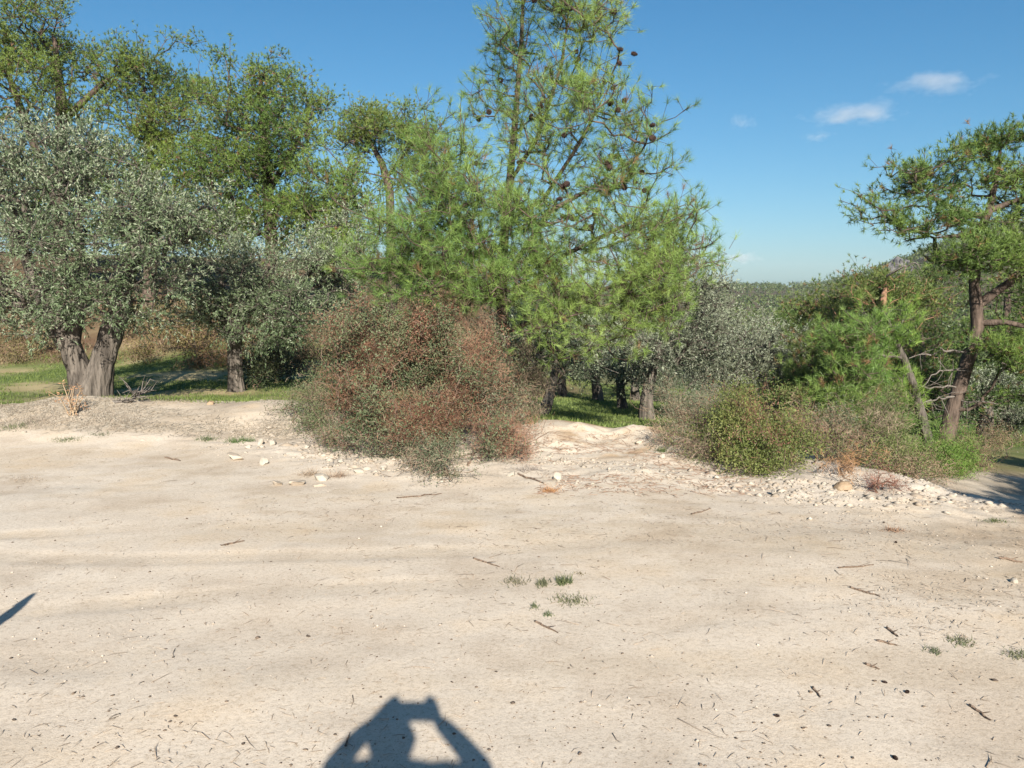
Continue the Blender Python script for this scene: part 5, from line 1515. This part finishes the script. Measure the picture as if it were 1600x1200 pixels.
dead_clump(860, 768, 30, 160, 0.08, 'orange brown dead weed at the foot of the ramp', ((0.30, 0.14, 0.05), (0.46, 0.26, 0.13)), 71)
dead_clump(483, 742, 34, 160, 0.10, 'grey brown dead weed beside the largest white lump', ((0.20, 0.15, 0.11), (0.36, 0.28, 0.2)), 72)
dead_clump(528, 745, 34, 140, 0.10, 'brown dead weed right of the largest white lump', ((0.20, 0.14, 0.10), (0.34, 0.25, 0.18)), 73)
dead_clump(825, 735, 50, 240, 0.12, 'grey dead weed spreading over stones left of the ramp', ((0.24, 0.20, 0.17), (0.42, 0.37, 0.32)), 74)
dead_clump(510, 690, 60, 420, 0.16, 'pale grey dead brush at the lower left of the big thorny shrub', ((0.26, 0.21, 0.18), (0.46, 0.40, 0.35)), 75)
dead_clump(60, 660, 90, 420, 0.13, 'grey dead weeds on the bank left of the dry thistle', ((0.22, 0.18, 0.14), (0.42, 0.36, 0.29)), 76)
dead_clump(170, 655, 120, 620, 0.12, 'grey dead weeds on the bank before the fallen branch', ((0.22, 0.19, 0.15), (0.42, 0.37, 0.31)), 77)
dead_clump(1300, 738, 60, 260, 0.14, 'grey dead brush overhanging the orange boulder', ((0.24, 0.21, 0.19), (0.44, 0.40, 0.36)), 78)
dead_clump(40, 750, 60, 120, 0.05, 'flat dead weed lying at the left of the yard', ((0.22, 0.17, 0.12), (0.36, 0.29, 0.22)), 79)
dead_clump(1395, 830, 40, 160, 0.05, 'brown dead leaves and bits in the scuffed ground at right', ((0.14, 0.08, 0.05), (0.32, 0.2, 0.13)), 80)

for px, py, lab in [(1378, 1068, 'open dark pine cone lying nearest the lower right'), (1415, 1085, 'dark pine cone scrap right of the open cone'), (1218, 1122, 'broken dark cone with chewed scales near the bottom edge'), (1402, 1190, 'dark cone fragment at the bottom edge of the yard'), (1400, 850, 'dark cone among brown dead leaves on the scuffed ground')]:
    c = ground_at(px, py)
    o = bpy.data.objects.new('pine_cone', CONE_ME); COL.objects.link(o)
    o.location = tuple(c + np.array([0, 0, 0.008])); o.rotation_euler = (1.45, 0.1, px * 0.37); o.scale = (0.24, 0.24, 0.28)
    tag(o, lab, 'pine cone', 'pine cones on the ground')
M['scrap'] = plain_mat('pale_scrap', (0.62, 0.70, 0.74), 0.4, 0.5)
for px, py, w_, lab in [(561, 1028, 7, 'small bluish white scrap on the dirt above the photographer shadow'), (606, 1045, 9, 'crumpled whitish scrap just above the shadow of the raised phone')]:
    c = ground_at(px, py); s = w_ * c[1] / FPX
    V, F = blob(2, s * 0.5, s * 0.35, s * 0.12, 0.35, px, 2.5, 2)
    tag(mk('scrap', V, F, M['scrap'], loc=c + np.array([0, 0, s * 0.05])), lab, 'litter', 'pale scraps on the dirt')

# ------------------------------------------------------------------ the photographer (seen in the photo as a shadow) and a post
def skin(name, J, E, mat, parent, root_i=0, sub=2):
    """One continuous skinned body from joints (x,y,z,r) and bones."""
    me = bpy.data.meshes.new(name)
    me.from_pydata([j[:3] for j in J], E, [])
    me.materials.append(mat)
    ob = bpy.data.objects.new(name, me); COL.objects.link(ob); ob.parent = parent
    ob.modifiers.new('skin', 'SKIN'); sm = ob.modifiers.new('smooth', 'SUBSURF'); sm.levels = sub; sm.render_levels = sub
    for i, j in enumerate(J):
        sv = me.skin_vertices[0].data[i]; r = j[3]; sv.radius = (r, r) if not isinstance(r, tuple) else r
        sv.use_root = (i == root_i)
    for p in me.polygons: p.use_smooth = True
    return ob


M['skin'] = plain_mat('skin', (0.42, 0.27, 0.19), 0.6, 0.4)
M['cloth'] = plain_mat('dark_blue_cloth', (0.05, 0.07, 0.12), 0.9, 0.2)
M['jeans'] = plain_mat('trouser_cloth', (0.08, 0.08, 0.09), 0.9, 0.2)
M['hair'] = plain_mat('dark_hair', (0.03, 0.022, 0.018), 0.6, 0.4)
M['shoe'] = plain_mat('shoe_leather', (0.06, 0.05, 0.045), 0.6, 0.4)
M['black'] = plain_mat('phone_body', (0.02, 0.02, 0.022), 0.3, 0.5)
PX = -0.025; PY = -0.42           # where the feet stand
per = empty('person', (PX, PY, Hs(PX, PY)), 'person standing with both arms raised holding up a phone, casting the shadow at the bottom', 'person')


def arm(s):
    # shoulder, elbow, forearm, wrist, hand: the two arms are not held alike
    if s > 0:
        return [(0.175, 0.0, 1.565, 0.060), (0.255, 0.08, 1.525, 0.046), (0.301, 0.17, 1.493, 0.040), (0.20, 0.30, 1.533, 0.031), (0.122, 0.39, 1.554, 0.023), (0.112, 0.405, 1.590, 0.034)]
    return [(-0.175, 0.0, 1.565, 0.060), (-0.205, 0.08, 1.535, 0.046), (-0.210, 0.17, 1.510, 0.040), (-0.175, 0.30, 1.516, 0.033), (-0.115, 0.39, 1.540, 0.025), (-0.072, 0.405, 1.588, 0.042)]


J = [(0, 0, 0.95, 0.125), (0, 0, 1.10, 0.115), (0, -0.01, 1.25, 0.125), (0, 0, 1.48, 0.125), (0, 0.0, 1.56, 0.075), (0, 0.015, 1.60, 0.066), (0, 0.03, 1.63, 0.074), (0, 0.035, 1.70, 0.084), (0, 0.03, 1.76, 0.068)]
E = [(0, 1), (1, 2), (2, 3), (3, 4), (4, 5), (5, 6), (6, 7), (7, 8)]
J += [(0, 0.118, 1.655, 0.014)]; E += [(7, 9)]      # nose
for s in (-1, 1):
    J += [(s * 0.088, 0.03, 1.675, 0.014)]; E += [(7, len(J) - 1)]    # ears
for s in (-1, 1):
    o0 = len(J); J += arm(s); E += [(3, o0)] + [(o0 + i, o0 + i + 1) for i in range(5)]
    palm = o0 + 5
    for k, (dx, dz, L) in enumerate([(-0.012, 0.022, 0.85), (-0.014, 0.006, 1.0), (-0.014, -0.010, 0.95), (-0.012, -0.026, 0.75)]):
        a = len(J); bx = s * 0.088 + 0.025; bz = 1.600 + dz
        J += [(bx, 0.412, bz, 0.010), (bx - s * 0.022 * L, 0.425, bz + 0.003, 0.009), (bx - s * 0.042 * L, 0.424, bz + 0.004, 0.008)]
        E += [(palm, a), (a, a + 1), (a + 1, a + 2)]
    a = len(J)
    J += [(s * 0.088 + 0.025, 0.385, 1.565, 0.012), (s * 0.072 + 0.025, 0.376, 1.560, 0.010), (s * 0.055 + 0.025, 0.376, 1.562, 0.009)]; E += [(palm, a), (a, a + 1), (a + 1, a + 2)]
for s in (-1, 1):
    o0 = len(J)
    J += [(s * 0.10, 0, 0.88, 0.095), (s * 0.11, 0.01, 0.50, 0.062), (s * 0.115, -0.01, 0.28, 0.056), (s * 0.12, -0.02, 0.09, 0.040), (s * 0.125, 0.10, 0.035, 0.034), (s * 0.13, 0.17, 0.03, 0.026)]
    E += [(0, o0)] + [(o0 + i, o0 + i + 1) for i in range(5)]
skin('body', J, E, M['skin'], per)
J = [(0, 0, 0.98, 0.150), (0, 0, 1.12, 0.140), (0, -0.01, 1.27, 0.150), (0, 0, 1.485, 0.140), (0, 0, 1.55, 0.10)]; E = [(0, 1), (1, 2), (2, 3), (3, 4)]
for s in (-1, 1):
    o0 = len(J); a = arm(s)[:5]; J += [(p[0], p[1], p[2], p[3] + 0.006) for p in a]; E += [(3, o0)] + [(o0 + i, o0 + i + 1) for i in range(4)]
skin('jacket', J, E, M['cloth'], per)
J = [(0, 0, 0.96, 0.145)]; E = []
for s in (-1, 1):
    o0 = len(J); J += [(s * 0.10, 0, 0.86, 0.11), (s * 0.11, 0.01, 0.50, 0.080), (s * 0.12, -0.02, 0.10, 0.066)]; E += [(0, o0), (o0, o0 + 1), (o0 + 1, o0 + 2)]
skin('trousers', J, E, M['jeans'], per)
for s in (-1, 1):
    skin('shoe', [(s * 0.12, -0.03, 0.055, 0.05), (s * 0.125, 0.08, 0.045, 0.046), (s * 0.13, 0.18, 0.035, 0.036)], [(0, 1), (1, 2)], M['shoe'], per)
skin('hair', [(0, -0.02, 1.66, 0.075), (0, 0.0, 1.735, 0.090), (0, 0.04, 1.775, 0.068)], [(0, 1), (1, 2)], M['hair'], per)
for s in (-1, 1):
    V, F = blob(2, 0.012, 0.012, 0.012, 0.0, 3)
    mk('eye', V + np.array([s * 0.032, 0.108, 1.695]), F, M['black'], per, smooth=True)

import bmesh
bm = bmesh.new()
bmesh.ops.create_cube(bm, size=1.0)
bmesh.ops.scale(bm, vec=(0.158, 0.009, 0.076), verts=bm.verts)
bmesh.ops.bevel(bm, geom=bm.edges[:] , offset=0.003, segments=2, affect='EDGES')
me = bpy.data.meshes.new('smartphone'); bm.to_mesh(me); bm.free(); me.materials.append(M['black'])
ph = bpy.data.objects.new('smartphone', me); COL.objects.link(ph)
ph.location = (0.0, -0.022, 1.585); ph.rotation_euler = (-PITCH, 0, 0)
tag(ph, 'dark smartphone held up sideways in both hands of the person', 'phone')

# wooden post left of the photographer, its shadow tip reaches in at the left edge
V, F = gnarly(np.array([[-2.33, 2.03, -0.2, 0.045], [-2.33, 2.03, 0.5, 0.042], [-2.32, 2.03, 1.02, 0.032], [-2.315, 2.03, 1.10, 0.012]]), 14, 0.04, 0.08, 2, 9)
pz = Hs(-2.33, 2.03)
o = mk('wooden_post', V - np.array([-2.33, 2.03, 0]), F, M['post'], loc=(-2.33, 2.03, pz), smooth=True)
tag(o, 'weathered pointed post outside the left edge, its shadow tip lying on the dirt', 'post')

# ------------------------------------------------------------------ clouds
def cloud(px, py, wpx, hpx, dens, label, sd, d=3000.0):
    """A puff of vapour: an ellipsoid whose density fades to its edge and is broken by noise."""
    c = at(px, py, d); s = d / FPX
    rx, ry, rz = wpx * s * 0.62, wpx * s * 0.45, hpx * s * 0.75
    V, F = blob(4, rx, ry, rz, 0.0, sd)
    m, n, out = new_mat('cloud_vapour')
    v = n.nodes.new('ShaderNodeVolumePrincipled'); v.inputs['Color'].default_value = (1, 1, 1, 1); v.inputs['Anisotropy'].default_value = 0.0
    t = n.nodes.new('ShaderNodeTexCoord')
    mp = n.nodes.new('ShaderNodeMapping'); mp.inputs['Scale'].default_value = (1 / rx, 1 / ry, 1 / rz)
    n.links.new(t.outputs['Object'], mp.inputs[0])
    ln = n.nodes.new('ShaderNodeVectorMath'); ln.operation = 'LENGTH'
    n.links.new(mp.outputs[0], ln.inputs[0])
    mp2 = n.nodes.new('ShaderNodeMapping'); mp2.inputs['Scale'].default_value = (1.7 / rx, 1.2 / ry, 0.9 / rz); mp2.inputs['Location'].default_value = (sd * 1.37, sd * 0.71, 0)
    n.links.new(t.outputs['Object'], mp2.inputs[0])
    x = n.nodes.new('ShaderNodeTexNoise'); x.inputs['Scale'].default_value = 1.6; x.inputs['Detail'].default_value = 5; x.inputs['Roughness'].default_value = 0.6
    n.links.new(mp2.outputs[0], x.inputs['Vector'])
    a1 = n.nodes.new('ShaderNodeMath'); a1.operation = 'MULTIPLY_ADD'; a1.inputs[1].default_value = -1.0; a1.inputs[2].default_value = -0.45
    n.links.new(ln.outputs['Value'], a1.inputs[0])
    a2 = n.nodes.new('ShaderNodeMath'); a2.operation = 'MULTIPLY_ADD'; a2.inputs[1].default_value = 2.2
    n.links.new(x.outputs['Fac'], a2.inputs[0]); n.links.new(a1.outputs[0], a2.inputs[2])
    a3 = n.nodes.new('ShaderNodeMath'); a3.operation = 'MULTIPLY'; a3.inputs[1].default_value = dens; a3.use_clamp = False
    mx = n.nodes.new('ShaderNodeMath'); mx.operation = 'MAXIMUM'; mx.inputs[1].default_value = 0.0
    n.links.new(a2.outputs[0], mx.inputs[0]); n.links.new(mx.outputs[0], a3.inputs[0])
    n.links.new(a3.outputs[0], v.inputs['Density']); n.links.new(v.outputs[0], out.inputs['Volume'])
    o = mk('cloud', V, F, m, loc=c)
    return tag(o, label, 'cloud', 'small clouds in the blue sky')


cloud(1330, 178, 155, 32, 0.008, 'largest small flat cloud in the middle of the right sky', 81)
cloud(1462, 131, 155, 32, 0.006, 'thin slanting cloud high at the right', 82)
cloud(1160, 190, 46, 20, 0.007, 'faint double puff of cloud left of the largest cloud', 83)
cloud(1278, 213, 50, 16, 0.007, 'faint wisp of cloud just below the largest cloud', 84)
cloud(1155, 404, 76, 18, 0.008, 'low flat cloud near the horizon above the far wood', 85, 5000)
print('tris', sum(len(o.data.polygons) * (2 if o.type == 'MESH' and len(o.data.polygons) and len(o.data.polygons[0].vertices) == 4 else 1) for o in SC.objects if o.type == 'MESH'))

# ------------------------------------------------------------------ air
bm = bmesh.new()
bmesh.ops.create_cube(bm, size=1.0)
me = bpy.data.meshes.new('haze'); bm.to_mesh(me); bm.free()
m, n, out = new_mat('air')
v = n.nodes.new('ShaderNodeVolumePrincipled')
v.inputs['Color'].default_value = (0.86, 0.92, 1.0, 1); v.inputs['Density'].default_value = 0.00014; v.inputs['Anisotropy'].default_value = 0.0
n.links.new(v.outputs[0], out.inputs['Volume'])
me.materials.append(m)
hz_ = bpy.data.objects.new('haze', me); COL.objects.link(hz_)
zlo = float(GZ.min()) - 1.0; zhi = max(float(GZ.max()), 60.0) + 12.0
ext = float(max(np.abs(gx).max(), np.abs(gy).max())) + 5.0
hz_.scale = (2 * ext, 2 * ext, zhi - zlo); hz_.location = (0, 0, (zhi + zlo) / 2)
tag(hz_, 'thin bluish air between the yard and the far hills', 'haze', kind='stuff')
print('haze', zlo, zhi, ext)
